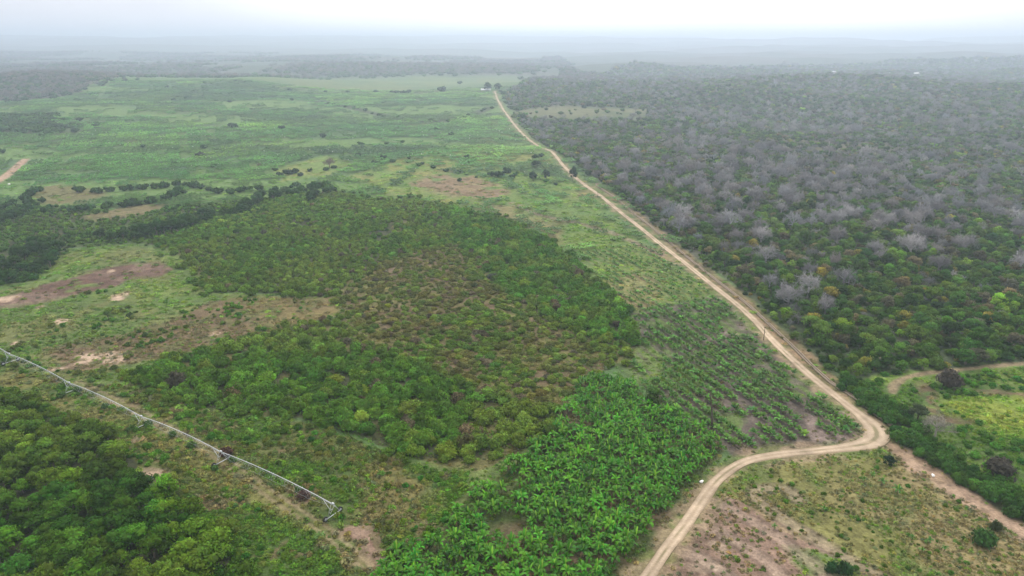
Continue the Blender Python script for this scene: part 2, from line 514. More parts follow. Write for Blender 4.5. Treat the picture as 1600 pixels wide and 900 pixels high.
def slivers(g, a, b, c, out, lv):
    """slender twig triangles, shaded with the round of the crown"""
    gn = np.cross(b - a, c - a)
    fl = (gn * out).sum(1) < 0
    T = np.arange(len(a) * 3).reshape(-1, 3)
    T[fl] = T[fl][:, ::-1]
    o = out / (np.linalg.norm(out, axis=1)[:, None] + 1e-9)
    g.add(np.stack([a, b, c], 1).reshape(-1, 3), None, T, np.repeat(lv, 3), 0, np.repeat(o, 3, 0))


def sphere_pts(r, n):
    v = r.normal(0, 1, (n, 3))
    return v / np.linalg.norm(v, axis=1)[:, None]


_ico = None


def ico(sub=1):
    bm = bmesh.new()
    bmesh.ops.create_icosphere(bm, subdivisions=sub, radius=1)
    V = np.array([v.co[:] for v in bm.verts]); T = np.array([[v.index for v in f.verts] for f in bm.faces])
    bm.free()
    return V, T


ICO = ico(2)


def crown(g, r, lobes, leaf, per_m2, core=0.72, jit=0.6, under=-0.35):
    """foliage over a set of ellipsoid lobes (c, rad3)"""
    for c, rad in lobes:
        c, rad = np.asarray(c, float), np.asarray(rad, float)
        area = 4 * math.pi * ((rad[0] * rad[1]) ** 1.6 / 3 + (rad[0] * rad[2]) ** 1.6 / 3 + (rad[1] * rad[2]) ** 1.6 / 3) ** (1 / 1.6)
        n = max(10, int(area * per_m2))
        d = sphere_pts(r, n)
        d = d[d[:, 2] > under]
        bump = 0.82 + 0.3 * r.random(len(d))
        tone = np.clip(0.45 + 0.25 * r.normal() + 0.22 * r.normal(0, 1, len(d)), 0, 1)
        nr = d / rad; nr /= np.linalg.norm(nr, axis=1)[:, None]
        leaf_quads(g, c + d * rad * bump[:, None], nr + np.array([0, 0, 0.25]), leaf, r, jit, tone)
        V, T = ICO
        g.add(c + V * rad * core * (0.9 + 0.2 * r.random((len(V), 1))), None, T, 0.25)  # core coloured darker, painting shade into the gaps between leaf clumps


def bush_mesh(i, leaf=0.34, dens=9.0, flat=0.62):
    """rounded multi-lobed shrub about 1 m in radius (scaled on placing)"""
    r = np.random.default_rng(100 + i)
    g = Geo()
    k = r.integers(5, 9)
    lobes = [((0, 0, 0.45), (0.62, 0.62, 0.5))]
    for j in range(k):
        a = j / k * 6.283 + r.uniform(-0.4, 0.4)
        d = r.uniform(0.35, 0.62)
        s = r.uniform(0.3, 0.48)
        lobes.append(((math.cos(a) * d, math.sin(a) * d, r.uniform(0.25, 0.62)), (s, s * r.uniform(0.8, 1.15), s * r.uniform(0.75, 1.0))))
    for j in range(3):
        a = r.uniform(0, 6.283)
        s = r.uniform(0.25, 0.36)
        lobes.append(((math.cos(a) * 0.3, math.sin(a) * 0.3, r.uniform(0.7, 0.92)), (s, s, s * 0.8)))
    crown(g, r, lobes, leaf * 0.42, dens * 5.5, 0.72)
    # loose sprays that break the outline
    n = 40
    d = sphere_pts(r, n); d[:, 2] = np.abs(d[:, 2])
    leaf_quads(g, d * np.array([1.0, 1.0, 0.95]) * r.uniform(0.85, 1.08, (n, 1)) + np.array([0, 0, 0.12]), d, 0.15, r, 0.9)
    return g.build('shrub_foliage', M_LEAF)


def lowbush_mesh(i):
    """few-faced shrub for the far scrub"""
    r = np.random.default_rng(300 + i)
    g = Geo()
    lobes = [((0, 0, 0.45), (0.6, 0.6, 0.5))]
    for j in range(5):
        a = j / 5 * 6.283 + r.uniform(-0.4, 0.4)
        s = r.uniform(0.3, 0.5)
        lobes.append(((math.cos(a) * 0.5, math.sin(a) * 0.5, r.uniform(0.3, 0.7)), (s, s, s * 0.85)))
    crown(g, r, lobes, 0.32, 9, 0.8)
    return g.build('low_shrub_foliage', M_LEAF)


def limb_path(r, p, d, L, n=5, wob=0.18, up=0.1):
    pts = [np.array(p, float)]
    d = np.array(d, float)
    for i in range(n):
        d = d + r.normal(0, wob, 3) + np.array([0, 0, up])
        d /= np.linalg.norm(d)
        pts.append(pts[-1] + d * L / n)
    return np.array(pts), d


def broadleaf(i, leaf=0.3, dens=7.5):
    """tree of 1 m crown radius, unit-ish; returns crown and trunk meshes"""
    r = np.random.default_rng(500 + i)
    g, t = Geo(), Geo()
    hh = r.uniform(1.25, 1.6)
    base, d = limb_path(r, (0, 0, -0.1), (0, 0, 1), hh * 0.55, 5, 0.06)
    t.tube(base, np.linspace(0.085, 0.055, 6), 6)
    lobes = []
    k = r.integers(6, 9)
    for j in range(k):
        a = j / k * 6.283 + r.uniform(-0.35, 0.35)
        q, _ = limb_path(r, base[-1 - (j % 2)], (math.cos(a), math.sin(a), 0.7), r.uniform(0.5, 0.75), 4, 0.15, 0.05)
        t.tube(q, np.linspace(0.045, 0.015, 5), 5)
        s = r.uniform(0.3, 0.45)
        lobes.append((q[-1] + np.array([0, 0, 0.05]), (s, s * r.uniform(0.85, 1.15), s * r.uniform(0.6, 0.8))))
    for j in range(4):
        a = r.uniform(0, 6.283)
        s = r.uniform(0.3, 0.45)
        lobes.append(((math.cos(a) * r.uniform(0.05, 0.4), math.sin(a) * r.uniform(0.05, 0.4), hh * r.uniform(0.82, 1.0)), (s, s, s * 0.7)))
    for j in range(4):
        a = r.uniform(0, 6.283)
        s = r.uniform(0.2, 0.3)
        lobes.append(((math.cos(a) * 0.65, math.sin(a) * 0.65, hh * r.uniform(0.35, 0.5)), (s, s, s * 0.8)))
    crown(g, r, lobes, leaf * 0.36, dens * 8.5, 0.68, 0.65, -0.6)
    n = 70
    dd = sphere_pts(r, n); dd[:, 2] = np.abs(dd[:, 2])
    leaf_quads(g, dd * np.array([0.98, 0.98, 0.62]) * r.uniform(0.85, 1.1, (n, 1)) + np.array([0, 0, hh * 0.6]), dd, 0.12, r, 0.9)
    return g.build('tree_crown', M_LEAF), t.build('tree_trunk', M_BARK, True)


def leafless(i, fine=True, big=False):
    """bare grey tree, about 1 m crown radius"""
    r = np.random.default_rng(700 + i)
    g, t = Geo(), Geo()
    base, d = limb_path(r, (0, 0, -0.1), (r.normal(0, 0.08), r.normal(0, 0.08), 1), 0.75, 4, 0.07)
    t.tube(base, np.linspace(0.075, 0.055, 5), 6, 0.6)
    tips = []
    k = r.integers(9, 12) if big else r.integers(5, 8)
    for j in range(k):
        a = j / k * 12.566 + r.uniform(-0.4, 0.4)
        e = r.uniform(0.3, 1.9)
        q, dd = limb_path(r, base[-1 - (j % 3 == 0)], (math.cos(a), math.sin(a), e), r.uniform(0.55, 0.8), 4, 0.16, 0.04)
        t.tube(q, np.linspace(0.04, 0.016, 5), 5, 0.62)
        for b in range(6 if big else 4 if fine else 3):
            st = q[r.integers(2, 5)]
            a2 = r.normal(0, 0.75, 3) + dd + np.array([0, 0, 0.25])
            q2, d2 = limb_path(r, st, a2 / np.linalg.norm(a2), r.uniform(0.28, 0.48), 3, 0.2, 0.05)
            t.tube(q2, np.linspace(0.016, 0.007, 4), 3, 0.66, cap=False)
            tips.append((q2, d2))
    # twigs: slender slivers fanning out of the branch ends
    m = 44 if big else 30 if fine else 12
    for q2, d2 in tips:
        st = q2[r.integers(1, 4, m)] + r.normal(0, 0.035, (m, 3))
        di = d2 + r.normal(0, 0.75, (m, 3)) + np.array([0, 0, 0.2])
        di /= np.linalg.norm(di, axis=1)[:, None]
        L = r.uniform(0.1, 0.27, m)[:, None]
        sd = np.cross(di, r.normal(0, 1, (m, 3))); sd /= np.linalg.norm(sd, axis=1)[:, None]
        wd = 0.0048 if big else 0.0075 if fine else 0.017
        en = st + di * L + r.normal(0, 0.02, (m, 3))
        slivers(g, st - sd * wd, st + sd * wd, en, st - np.array([0, 0, 0.75]) + r.normal(0, 0.15, st.shape), r.uniform(0.2, 0.9, m))
    # outer shell of fine twigs, so the bare crown closes to a soft dome
    n = (2600 if big else 1400) if fine else 420
    d = sphere_pts(r, n)
    d[:, 2] = np.abs(d[:, 2]) * 1.0 - 0.25
    ph = r.uniform(0, 6.283, 3)
    az = np.arctan2(d[:, 1], d[:, 0])
    lob = 0.80 + 0.13 * np.sin(3 * az + ph[0]) + 0.10 * np.sin(5 * az + ph[1] + 3 * d[:, 2])
    st = d * np.array([1.0, 1.0, 0.72]) * (lob * r.uniform(0.68, 1.0, n))[:, None] + np.array([0, 0, 0.82])
    di = d + r.normal(0, 0.7, (n, 3)); di /= np.linalg.norm(di, axis=1)[:, None]
    L = r.uniform(0.07, 0.18, n)[:, None]
    sd = np.cross(di, r.normal(0, 1, (n, 3))); sd /= np.linalg.norm(sd, axis=1)[:, None]
    slivers(g, st - sd * wd, st + sd * wd, st + di * L, d + r.normal(0, 0.15, d.shape), r.uniform(0.2, 0.9, n))
    return g.build('twig_crown', M_TWIG), t.build('bare_trunk', M_TWIG, True)


def banana(i, n=9, L=2.3, stem=2.1, newleaf=True, wide=0.62, segs=6):
    """banana plant at true size: crown of arching leaves, upright new leaf, stem"""
    r = np.random.default_rng(900 + i)
    g, nw, st = Geo(), Geo(), Geo()
    top = np.array([r.normal(0, 0.08), r.normal(0, 0.08), stem])
    st.tube(np.array([[0, 0, -0.15], [top[0] * 0.4, top[1] * 0.4, stem * 0.5], top]), [0.16, 0.13, 0.09], 6)

    def blade(geo, az, elev, length, w, droop, lv):
        pts = [top.copy()]
        e = elev
        for s in range(segs):
            e -= droop * (0.35 + s * 0.32)
            dv = np.array([math.cos(az) * math.cos(e), math.sin(az) * math.cos(e), math.sin(e)])
            pts.append(pts[-1] + dv * length / segs)
        pts = np.array(pts)
        side = np.array([-math.sin(az), math.cos(az), 0.0])
        prof = np.array([0.08, 0.7, 1.0, 1.0, 0.92, 0.7, 0.12])[:segs + 1] * w * 0.5
        tw = r.uniform(-0.35, 0.35)
        lift = 0.3
        Lp = pts + side * prof[:, None] + np.array([0, 0, 1]) * (prof * (lift + tw))[:, None]
        Rp = pts - side * prof[:, None] + np.array([0, 0, 1]) * (prof * (lift - tw))[:, None]
        V = np.vstack([pts, Lp, Rp])
        k = segs + 1
        j = np.arange(segs)
        Q = np.vstack([np.stack([j, j + 1, k + j + 1, k + j], 1), np.stack([j + 1, j, 2 * k + j, 2 * k + j + 1], 1)])
        geo.add(V, Q, None, lv)

    for j in range(n):
        az = j * 2.4 + r.uniform(-0.35, 0.35)
        blade(g, az, r.uniform(0.55, 1.25), L * r.uniform(0.8, 1.1), wide * r.uniform(0.85, 1.1), r.uniform(0.16, 0.34), np.clip(r.normal(0.45, 0.25), 0, 1))
    if newleaf:
        for j in range(r.integers(1, 4)):
            blade(g, r.uniform(0, 6.28), r.uniform(-0.5, -0.1), L * 0.7, wide * 0.55, 0.30, 0.5)
            g.qm[-1][:] = 1
    for j in range(2 if newleaf else 0):
        blade(nw if j == 0 else g, r.uniform(0, 6.28), r.uniform(1.3, 1.5), L * r.uniform(0.75, 0.95), wide * 0.8, 0.03, 0.85)
    out = [g.build('leaf_crown', [M_BANANA, M_DRY]), st.build('banana_stem', M_STEM, True)]
    if newleaf:
        out.append(nw.build('new_leaf', M_BANANA if i % 3 == 2 else M_NEW))
    return out


def weed_mesh(i, n=46):
    """low tuft of weeds / grass about 1 m across"""
    r = np.random.default_rng(1100 + i)
    g = Geo()
    a = r.uniform(0, 6.283, n)
    d = np.sqrt(r.random(n)) * 0.5
    c = np.stack([np.cos(a) * d, np.sin(a) * d, r.uniform(0.08, 0.42, n) * (1.1 - d)], 1)
    leaf_quads(g, c, np.array([[0, 0, 1.5]]) + 0.5 * np.stack([np.cos(a), np.sin(a), 0 * a], 1), 0.22, r, 0.5)
    m = 16
    a = r.uniform(0, 6.283, m); d = r.uniform(0, 0.4, m)
    st = np.stack([np.cos(a) * d, np.sin(a) * d, 0 * a], 1)
    en = st * 1.6 + np.stack([r.normal(0, 0.1, m), r.normal(0, 0.1, m), r.uniform(0.2, 0.45, m)], 1)
    sd = np.stack([-np.sin(a), np.cos(a), 0 * a], 1) * 0.035
    g.add(np.stack([st - sd, st + sd, en], 1).reshape(-1, 3), None, np.arange(m * 3).reshape(-1, 3), np.repeat(r.uniform(0.4, 1, m), 3))
    return g.build('weed_tuft', M_GRASS)


def patch_mesh(i, kind):
    """an 8 m piece of far plantation (many plants in one mesh)"""
    r = np.random.default_rng(1300 + i)
    g = Geo()
    for j in range(9):
        c = np.array([(j % 3 - 1) * 2.7 + r.normal(0, 0.45), (j // 3 - 1) * 2.7 + r.normal(0, 0.45), 0])
        hgt = r.uniform(1.5, 2.6)
        n = 12
        a = r.uniform(0, 6.283, n)
        e = r.uniform(0.2, 1.1, n)
        dv = np.stack([np.cos(a) * np.cos(e), np.sin(a) * np.cos(e), np.sin(e)], 1)
        sd = np.stack([-np.sin(a), np.cos(a), 0 * a], 1) * 0.34
        p0 = c + np.array([0, 0, hgt * 0.6]); p1 = p0 + dv * 0.9; p2 = p1 + dv * np.array([1, 1, 0]) * 0.9 - np.array([0, 0, 0.35])
        V = np.stack([np.broadcast_to(p0, p1.shape), p1 - sd, p2, p1 + sd], 1).reshape(-1, 3)
        g.add(V, np.arange(n * 4).reshape(-1, 4), None, np.repeat(r.uniform(0.1, 0.95, n), 4))
        if kind == 1 and r.random() < 0.16:
            g.box(c + np.array([0.5, 0, hgt * 0.55]), (0.36, 0.36, 0.7), mi=1)
    return g.build('plantation_patch', [M_BANANA, M_BAG])


# ------------------------------------------------------------------ tags, copies, scatter
def tag(o, label, cat=None, group=None, kind=None):
    o['label'] = label
    if cat:
        o['category'] = cat
    if group:
        o['group'] = group
    if kind:
        o['kind'] = kind
    return o


def link(name, me, parent=None):
    o = bpy.data.objects.new(name, me)
    COL.objects.link(o)
    if parent is not None:
        o.parent = parent
    return o


def scatter(name, label, cat, pts, yaw, scl, pick, tint, meshes, mats=None):
    """uncountable vegetation: one object that plants its meshes by geometry nodes"""
    n = len(pts)
    col = bpy.data.collections.new(name + '_kinds')
    for i, me in enumerate(meshes):
        o = bpy.data.objects.new('%s_kind_%02d' % (name, i), me)
        col.objects.link(o)
    me = bpy.data.meshes.new(name)
    me.vertices.add(n)
    me.vertices.foreach_set('co', np.asarray(pts, np.float32).ravel())
    rot = np.zeros((n, 3), np.float32); rot[:, 2] = yaw
    rot[:, 0] = rng.normal(0, 0.06, n); rot[:, 1] = rng.normal(0, 0.06, n)
    scl = np.asarray(scl, np.float32)
    if scl.ndim == 1:
        scl = np.repeat(scl[:, None], 3, 1)
    for nm, ty, arr in (('rot', 'FLOAT_VECTOR', rot), ('scl', 'FLOAT_VECTOR', scl), ('tint', 'FLOAT_VECTOR', np.asarray(tint, np.float32))):
        a = me.attributes.new(nm, ty, 'POINT')
        a.data.foreach_set('vector', arr.ravel())
    a = me.attributes.new('pick', 'INT', 'POINT')
    a.data.foreach_set('value', np.asarray(pick, np.int32))
    me.update()
    o = link(name, me)
    tag(o, label, cat, None, 'stuff')
    ng = bpy.data.node_groups.new(name + '_planting', 'GeometryNodeTree')
    ng.interface.new_socket('Geometry', in_out='INPUT', socket_type='NodeSocketGeometry')
    ng.interface.new_socket('Geometry', in_out='OUTPUT', socket_type='NodeSocketGeometry')
    gi, go = ng.nodes.new('NodeGroupInput'), ng.nodes.new('NodeGroupOutput')
    ci = ng.nodes.new('GeometryNodeCollectionInfo')
    ci.inputs['Collection'].default_value = col
    ci.inputs['Separate Children'].default_value = True
    ci.inputs['Reset Children'].default_value = True
    ip = ng.nodes.new('GeometryNodeInstanceOnPoints')
    ip.inputs['Pick Instance'].default_value = True

    def na(nm, ty):
        x = ng.nodes.new('GeometryNodeInputNamedAttribute')
        x.data_type = ty
        x.inputs['Name'].default_value = nm
        return x.outputs[0]
    L = ng.links.new
    L(gi.outputs[0], ip.inputs['Points'])
    L(ci.outputs[0], ip.inputs['Instance'])
    L(na('pick', 'INT'), ip.inputs['Instance Index'])
    L(na('rot', 'FLOAT_VECTOR'), ip.inputs['Rotation'])
    L(na('scl', 'FLOAT_VECTOR'), ip.inputs['Scale'])
    L(ip.outputs[0], go.inputs[0])
    md = o.modifiers.new('planting', 'NODES')
    md.node_group = ng
    return o


def jgrid(x0, x1, y0, y1, s, jit=0.9):
    gx, gy = np.meshgrid(np.arange(x0, x1, s), np.arange(y0, y1, s))
    gx = gx + (np.arange(gx.shape[0]) % 2)[:, None] * s * 0.5
    X = (gx + (rng.random(gx.shape) - 0.5) * s * jit).ravel()
    Y = (gy + (rng.random(gy.shape) - 0.5) * s * jit).ravel()
    px, py = w2px(X, Y)
    k = (px > -130) & (px < 1730) & (py < 985)
    return X[k], Y[k]


def lerp(a, b, t):
    t = np.asarray(t)[:, None]
    return np.asarray(a) * (1 - t) + np.asarray(b) * t


def vary(c, amt=0.16, hue=0.10):
    n = len(c)
    c = np.asarray(c, float)
    g_ = np.clip((c[:, 1] / (np.maximum(c[:, 0], 1e-4)) - 0.95) / 0.6, 0, 1)[:, None]
    c = c * (1.0 + g_ * np.array([[0.05, 0.24, -0.42]]))      # living leaves are a purer green than dry ones
    v = np.exp(rng.normal(0, amt, n))[:, None]
    h = rng.normal(0, hue, (n, 1)) * np.array([[1.0, 0.25, -0.4]])
    return np.clip(c * v * (1 + h), 0.004, 0.8)


def clear_of_roads(X, Y, m=3.2):
    k = dline(ROAD, X, Y, 12) > m
    k &= dline(RED_TRACK, X, Y, 8) > (min(m, 3.0) if m > 2.5 else 1.3)
    k &= dline(TRACK_EAST, X, Y, 6) > 2.2
    return k


# =====================================================================================================================
#  GROUND
# =====================================================================================================================
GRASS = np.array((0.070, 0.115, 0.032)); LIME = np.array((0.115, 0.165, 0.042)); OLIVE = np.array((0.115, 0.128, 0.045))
DRY = np.array((0.20, 0.155, 0.085)); BROWN = np.array((0.115, 0.085, 0.052)); MAROON = np.array((0.13, 0.075, 0.062))
PALE = np.array((0.36, 0.27, 0.20)); GREYSOIL = np.array((0.115, 0.095, 0.082)); PINK = np.array((0.20, 0.135, 0.105))
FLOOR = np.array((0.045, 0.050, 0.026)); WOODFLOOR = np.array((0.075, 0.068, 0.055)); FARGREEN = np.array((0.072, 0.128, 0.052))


ROW_A = np.array(px2w(1130, 462))
_p, _q = np.array(px2w(1056, 526)), np.array(px2w(1174, 608))
_r, _t2 = np.array(px2w(1191, 589)), np.array(px2w(1339, 678))
ROW_U = (_q - _p) / np.linalg.norm(_q - _p) + (_t2 - _r) / np.linalg.norm(_t2 - _r)
ROW_U /= np.linalg.norm(ROW_U)
ROW_W = np.array([ROW_U[1], -ROW_U[0]])


def land_colour(X, Y):
    L = Land(X, Y, 3.2, 3)
    n = len(X)
    r = np.hypot(X, Y)
    n1, n2, n3 = fbm(X, Y, 60, 4, 200), fbm(X, Y, 14, 3, 210), fbm(X, Y, 4, 2, 220)
    n4 = fbm(X, Y, 220, 3, 230)
    c = lerp(FARGREEN, GRASS * 1.15, sstep(0.35, 0.65, n1))
    c = lerp(c, OLIVE * 0.9, 0.6 * sstep(0.52, 0.72, n2 * 0.6 + n4 * 0.4))

    limeband = sstep(0.56, 0.66, fbm(X * 0.4, Y, 75, 3, 240)) * sstep(300, 450, r)
    c = c * (1 - 0.8 * limeband[:, None]) + np.array((0.105, 0.172, 0.050)) * 0.8 * limeband[:, None]

    def put(mask, col, k=1.0):
        nonlocal c
        c = c * (1 - (mask * k)[:, None]) + np.asarray(col) * (mask * k)[:, None]
    # beyond the farmland: dry woodland of the plain and the ridges
    far = sstep(1900, 2300, r)
    put(far, lerp((0.085, 0.085, 0.068), (0.060, 0.078, 0.052), sstep(0.4, 0.6, n4)))
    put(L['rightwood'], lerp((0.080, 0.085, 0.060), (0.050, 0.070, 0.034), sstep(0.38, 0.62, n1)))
    put(L['fieldtop'], lerp((0.10, 0.145, 0.06), (0.15, 0.16, 0.075), sstep(0.4, 0.6, n1)), 0.45)
    put(L['fieldclear'], lerp((0.125, 0.13, 0.062), (0.08, 0.105, 0.045), sstep(0.4, 0.6, n1)), 0.8)
    put(L['rightclear'], (0.11, 0.10, 0.062), 0.6)
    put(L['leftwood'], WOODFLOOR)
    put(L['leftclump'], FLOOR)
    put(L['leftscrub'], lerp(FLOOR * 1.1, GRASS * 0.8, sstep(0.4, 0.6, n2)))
    put(L['leftbrown'], lerp((0.135, 0.11, 0.06), OLIVE, n2)); put(L['leftbrownb'], (0.14, 0.12, 0.062))
    put(L['midgreen'], lerp(GRASS * 1.25, LIME * 0.95, sstep(0.35, 0.6, n2)))
    put(L['midgreen'] * sstep(0.55, 0.68, n1), DRY * 0.9, 0.7)
    put(L['tan'] * sstep(0.3, 0.5, n2 * 0.7 + n1 * 0.3), lerp(DRY * 1.0, (0.17, 0.12, 0.075), sstep(0.4, 0.6, n2)), 0.95)
    for k in ('lime', 'limeb', 'limec', 'limed'):
        put(L[k], lerp(LIME * 1.1, (0.17, 0.18, 0.055), sstep(0.45, 0.65, n2)), 0.85)
    put(L['upper'], lerp(LIME * 0.95, GRASS * 1.1, sstep(0.4, 0.65, n2)))
    put(L['uppertan'], lerp((0.17, 0.165, 0.07), DRY, sstep(0.45, 0.6, n2)), 0.85)
    put(L['tanb'], DRY, 0.9)
    # tilled bands between the planted rows
    ph = ((X - ROW_A[0]) * ROW_W[0] + (Y - ROW_A[1]) * ROW_W[1]) / 4.0 + (n3 - 0.5) * 0.25
    band = sstep(-0.1, 0.75, -np.cos(2 * np.pi * ph))
    put(L['upper'] * band * sstep(0.3, 0.55, n2 + 0.1), (0.155, 0.145, 0.066), 0.55)
    put(L['young'], lerp(GREYSOIL, GREYSOIL * 0.72, sstep(0.4, 0.62, n2)))
    put(L['young'] * sstep(0.47, 0.6, n1 * 0.6 + n3 * 0.4), lerp(GRASS, LIME * 0.85, n2), 0.85)
    put(L['young'] * sstep(0.62, 0.7, n2), (0.22, 0.17, 0.15), 0.7)
    put(L['younggreen'] * sstep(0.36, 0.52, n2), lerp(GRASS * 1.1, LIME * 1.05, n1), 0.9)
    put(L['young'] * band * sstep(0.35, 0.6, n1 * 0.5 + n3 * 0.5), GREYSOIL * 0.8, 0.8)
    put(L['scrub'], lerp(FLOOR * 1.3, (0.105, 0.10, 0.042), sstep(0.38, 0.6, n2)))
    put(L['scrubbrown'], lerp(BROWN * 1.15, (0.13, 0.125, 0.048), sstep(0.4, 0.6, n2)))
    put(L['clearing'], lerp(LIME * 0.9, OLIVE, sstep(0.42, 0.6, n1)))
    put(L['clearing'] * sstep(0.5, 0.6, n2), GRASS, 0.75)
    put(L['brownfield'], lerp((0.155, 0.115, 0.055), (0.125, 0.082, 0.055), sstep(0.42, 0.58, n1)), 0.85)
    put(L['brownfield'] * sstep(0.52, 0.64, n3), OLIVE * 0.8, 0.7)
    put(L['maroon'] * sstep(0.28, 0.42, n3 * 0.5 + n2 * 0.5), lerp(MAROON * 0.78, (0.15, 0.10, 0.08), sstep(0.5, 0.72, n2)), 0.95)
    put(L['pivotstrip'], lerp((0.088, 0.098, 0.034), GRASS * 0.8, sstep(0.42, 0.58, n2)))
    put(L['pivotstrip'] * sstep(0.58, 0.68, n1 * 0.4 + n3 * 0.6), BROWN * 1.1, 0.8)
    put(L['strip_y'], lerp((0.135, 0.132, 0.044), (0.095, 0.115, 0.038), sstep(0.45, 0.6, n2)), 0.8)
    put(L['patch_y'], lerp((0.13, 0.115, 0.046), (0.098, 0.115, 0.04), sstep(0.42, 0.58, n2)), 0.9)
    put(L['tsoil'], lerp((0.14, 0.09, 0.068), (0.20, 0.14, 0.105), sstep(0.45, 0.6, n3)))
    put(L['deadbush'], (0.13, 0.075, 0.06), 0.85)
    put(L['tarpsoil'], PALE * 0.8, 0.9); put(L['stripsoil'], (0.20, 0.125, 0.09), 0.75)
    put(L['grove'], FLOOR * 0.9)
    put(L['banana'], lerp((0.075, 0.062, 0.035), (0.13, 0.095, 0.06), sstep(0.45, 0.62, n3)))
    put(L['banana'] * sstep(0.42, 0.55, n2), GRASS * 0.7, 0.8)
    put(L['lowfield'], lerp((0.145, 0.142, 0.052), (0.098, 0.122, 0.040), sstep(0.42, 0.58, n2)))
    put(L['lowfield'] * sstep(0.55, 0.66, n1), DRY * 1.05, 0.7)
    put(L['lowsoil'], lerp(PINK, PINK * 0.72, sstep(0.42, 0.6, n2)), 0.95)
    put(L['lowsoil'] * sstep(0.52, 0.62, n3 * 0.5 + n2 * 0.5), (0.26, 0.20, 0.15), 0.7)
    put(L['lowgreen'], lerp(GRASS * 1.2, LIME, n2), 0.9)
    put(L['valley'], lerp(GRASS * 0.95, LIME * 0.85, sstep(0.4, 0.6, n2)))
    put(L['limev'], lerp((0.095, 0.19, 0.03), (0.15, 0.185, 0.035), sstep(0.5, 0.62, n1))); put(L['limev2'], LIME * 1.1)
    for k in ('soilv', 'soilv2', 'soilv3'):
        put(L[k] * sstep(0.3, 0.45, n3), lerp(MAROON * 1.0, BROWN * 0.9, n2), 0.85)
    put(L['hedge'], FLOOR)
    for x, y, a, b in PALE_SPOTS:
        cx, cy = px2w(x, y); ax, _ = px2w(x + a, y); _, ay = px2w(x, y - b)
        d = ((X - cx) / (ax - cx)) ** 2 + ((Y - cy) / (ay - cy)) ** 2
        put(sstep(1.2, 0.35, d + (n3 - 0.5) * 2.4 + (n2 - 0.5)), PALE)
    # wheel tracks and bare lines
    d = dline(TRACK_IN, X, Y, 8)
    put(sstep(3.2, 1.8, d + (n3 - 0.5) * 1.2), (0.155, 0.145, 0.06), 0.35)
    put(sstep(0.75, 0.3, np.abs(d - 1.05)), (0.22, 0.175, 0.11), 0.6)
    d = dline(TRACK_EAST, X, Y, 6)
    put(sstep(1.7, 0.9, d + (n3 - 0.5)), (0.19, 0.145, 0.095), 0.9)
    d = dline(RED_TRACK, X, Y, 10)
    put(sstep(4.4, 1.9, d + (n2 - 0.5) * 4 + (n3 - 0.5) * 2), lerp((0.29, 0.205, 0.15), (0.235, 0.165, 0.115), sstep(0.4, 0.6, n3)), 0.95)
    for i, f in enumerate(FURROWS):
        d = dline(f, X, Y, 6)
        put(sstep(2.3, 0.9, d + (n3 - 0.5) * 1.6), (0.24, 0.185, 0.145), 0.6)
        put(sstep(0.8, 0.3, np.abs(d - 1.9)), (0.10, 0.075, 0.06), 0.45)
    d = dline(BARE_LINE, X, Y, 8)
    put(sstep(3.4, 1.2, d + (n2 - 0.5) * 4), (0.21, 0.155, 0.12), 0.7)
    d = dline(FAR_TRACK, X, Y, 12)
    put(sstep(4.5, 2.5, d), (0.32, 0.22, 0.16))
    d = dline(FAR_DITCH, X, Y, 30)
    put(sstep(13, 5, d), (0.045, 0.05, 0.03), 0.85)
    # verges of the road and of the canal
    d = dline(ROAD, X, Y, 14)
    put(sstep(5.6, 2.2, d + (n2 - 0.5) * 5 + (n3 - .5) * 3), lerp((0.24, 0.18, 0.12), OLIVE, sstep(0.42, 0.58, n3)), 0.75)
    d = dline(CANAL, X, Y, 14)
    put(sstep(4.2, 1.5, d + (n2 - 0.5) * 4) * (1 - L['hedge']), lerp((0.20, 0.135, 0.085), (0.13, 0.10, 0.055), sstep(0.4, 0.6, n3)), 0.8)
    return np.clip(c, 0.01, 0.6)


def build_ground():
    a_in = np.arange(-R(44), R(44), 0.0024)
    a_out = R(44) + np.cumsum(np.linspace(0.004, 0.05, 22))
    ang = np.concatenate([-a_out[::-1], a_in, a_out])
    r = [30.0]
    while r[-1] < 32000:
        q = r[-1]
        r.append(q + min(max(q * q / CAMH * 0.0016, 0.28) if q > 95 else 2.0, q * 0.009))
    r = np.array(r)
    A, Rr = np.meshgrid(ang, r)
    X, Y = (np.sin(A) * Rr).ravel(), (np.cos(A) * Rr).ravel()
    Z = H(X, Y)
    # small relief of the tilled soil nearby
    Z = Z + (fbm(X, Y, 2.2, 2, 90) - 0.5) * 0.28 * sstep(420, 200, np.hypot(X, Y)) * sstep(2.5, 5, dline(ROAD, X, Y, 8))
    Z = Z - 0.75 * sstep(1.3, 0.5, dline(CANAL, X, Y, 4))
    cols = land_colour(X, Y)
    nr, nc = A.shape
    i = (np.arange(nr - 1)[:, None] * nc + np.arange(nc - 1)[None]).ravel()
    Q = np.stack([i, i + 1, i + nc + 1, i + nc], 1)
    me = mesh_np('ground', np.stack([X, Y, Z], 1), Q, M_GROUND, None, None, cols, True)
    o = link('ground', me)
    tag(o, 'rolling farmland ground of grass, bare soil and woodland floor', 'ground', None, 'structure')


build_ground()


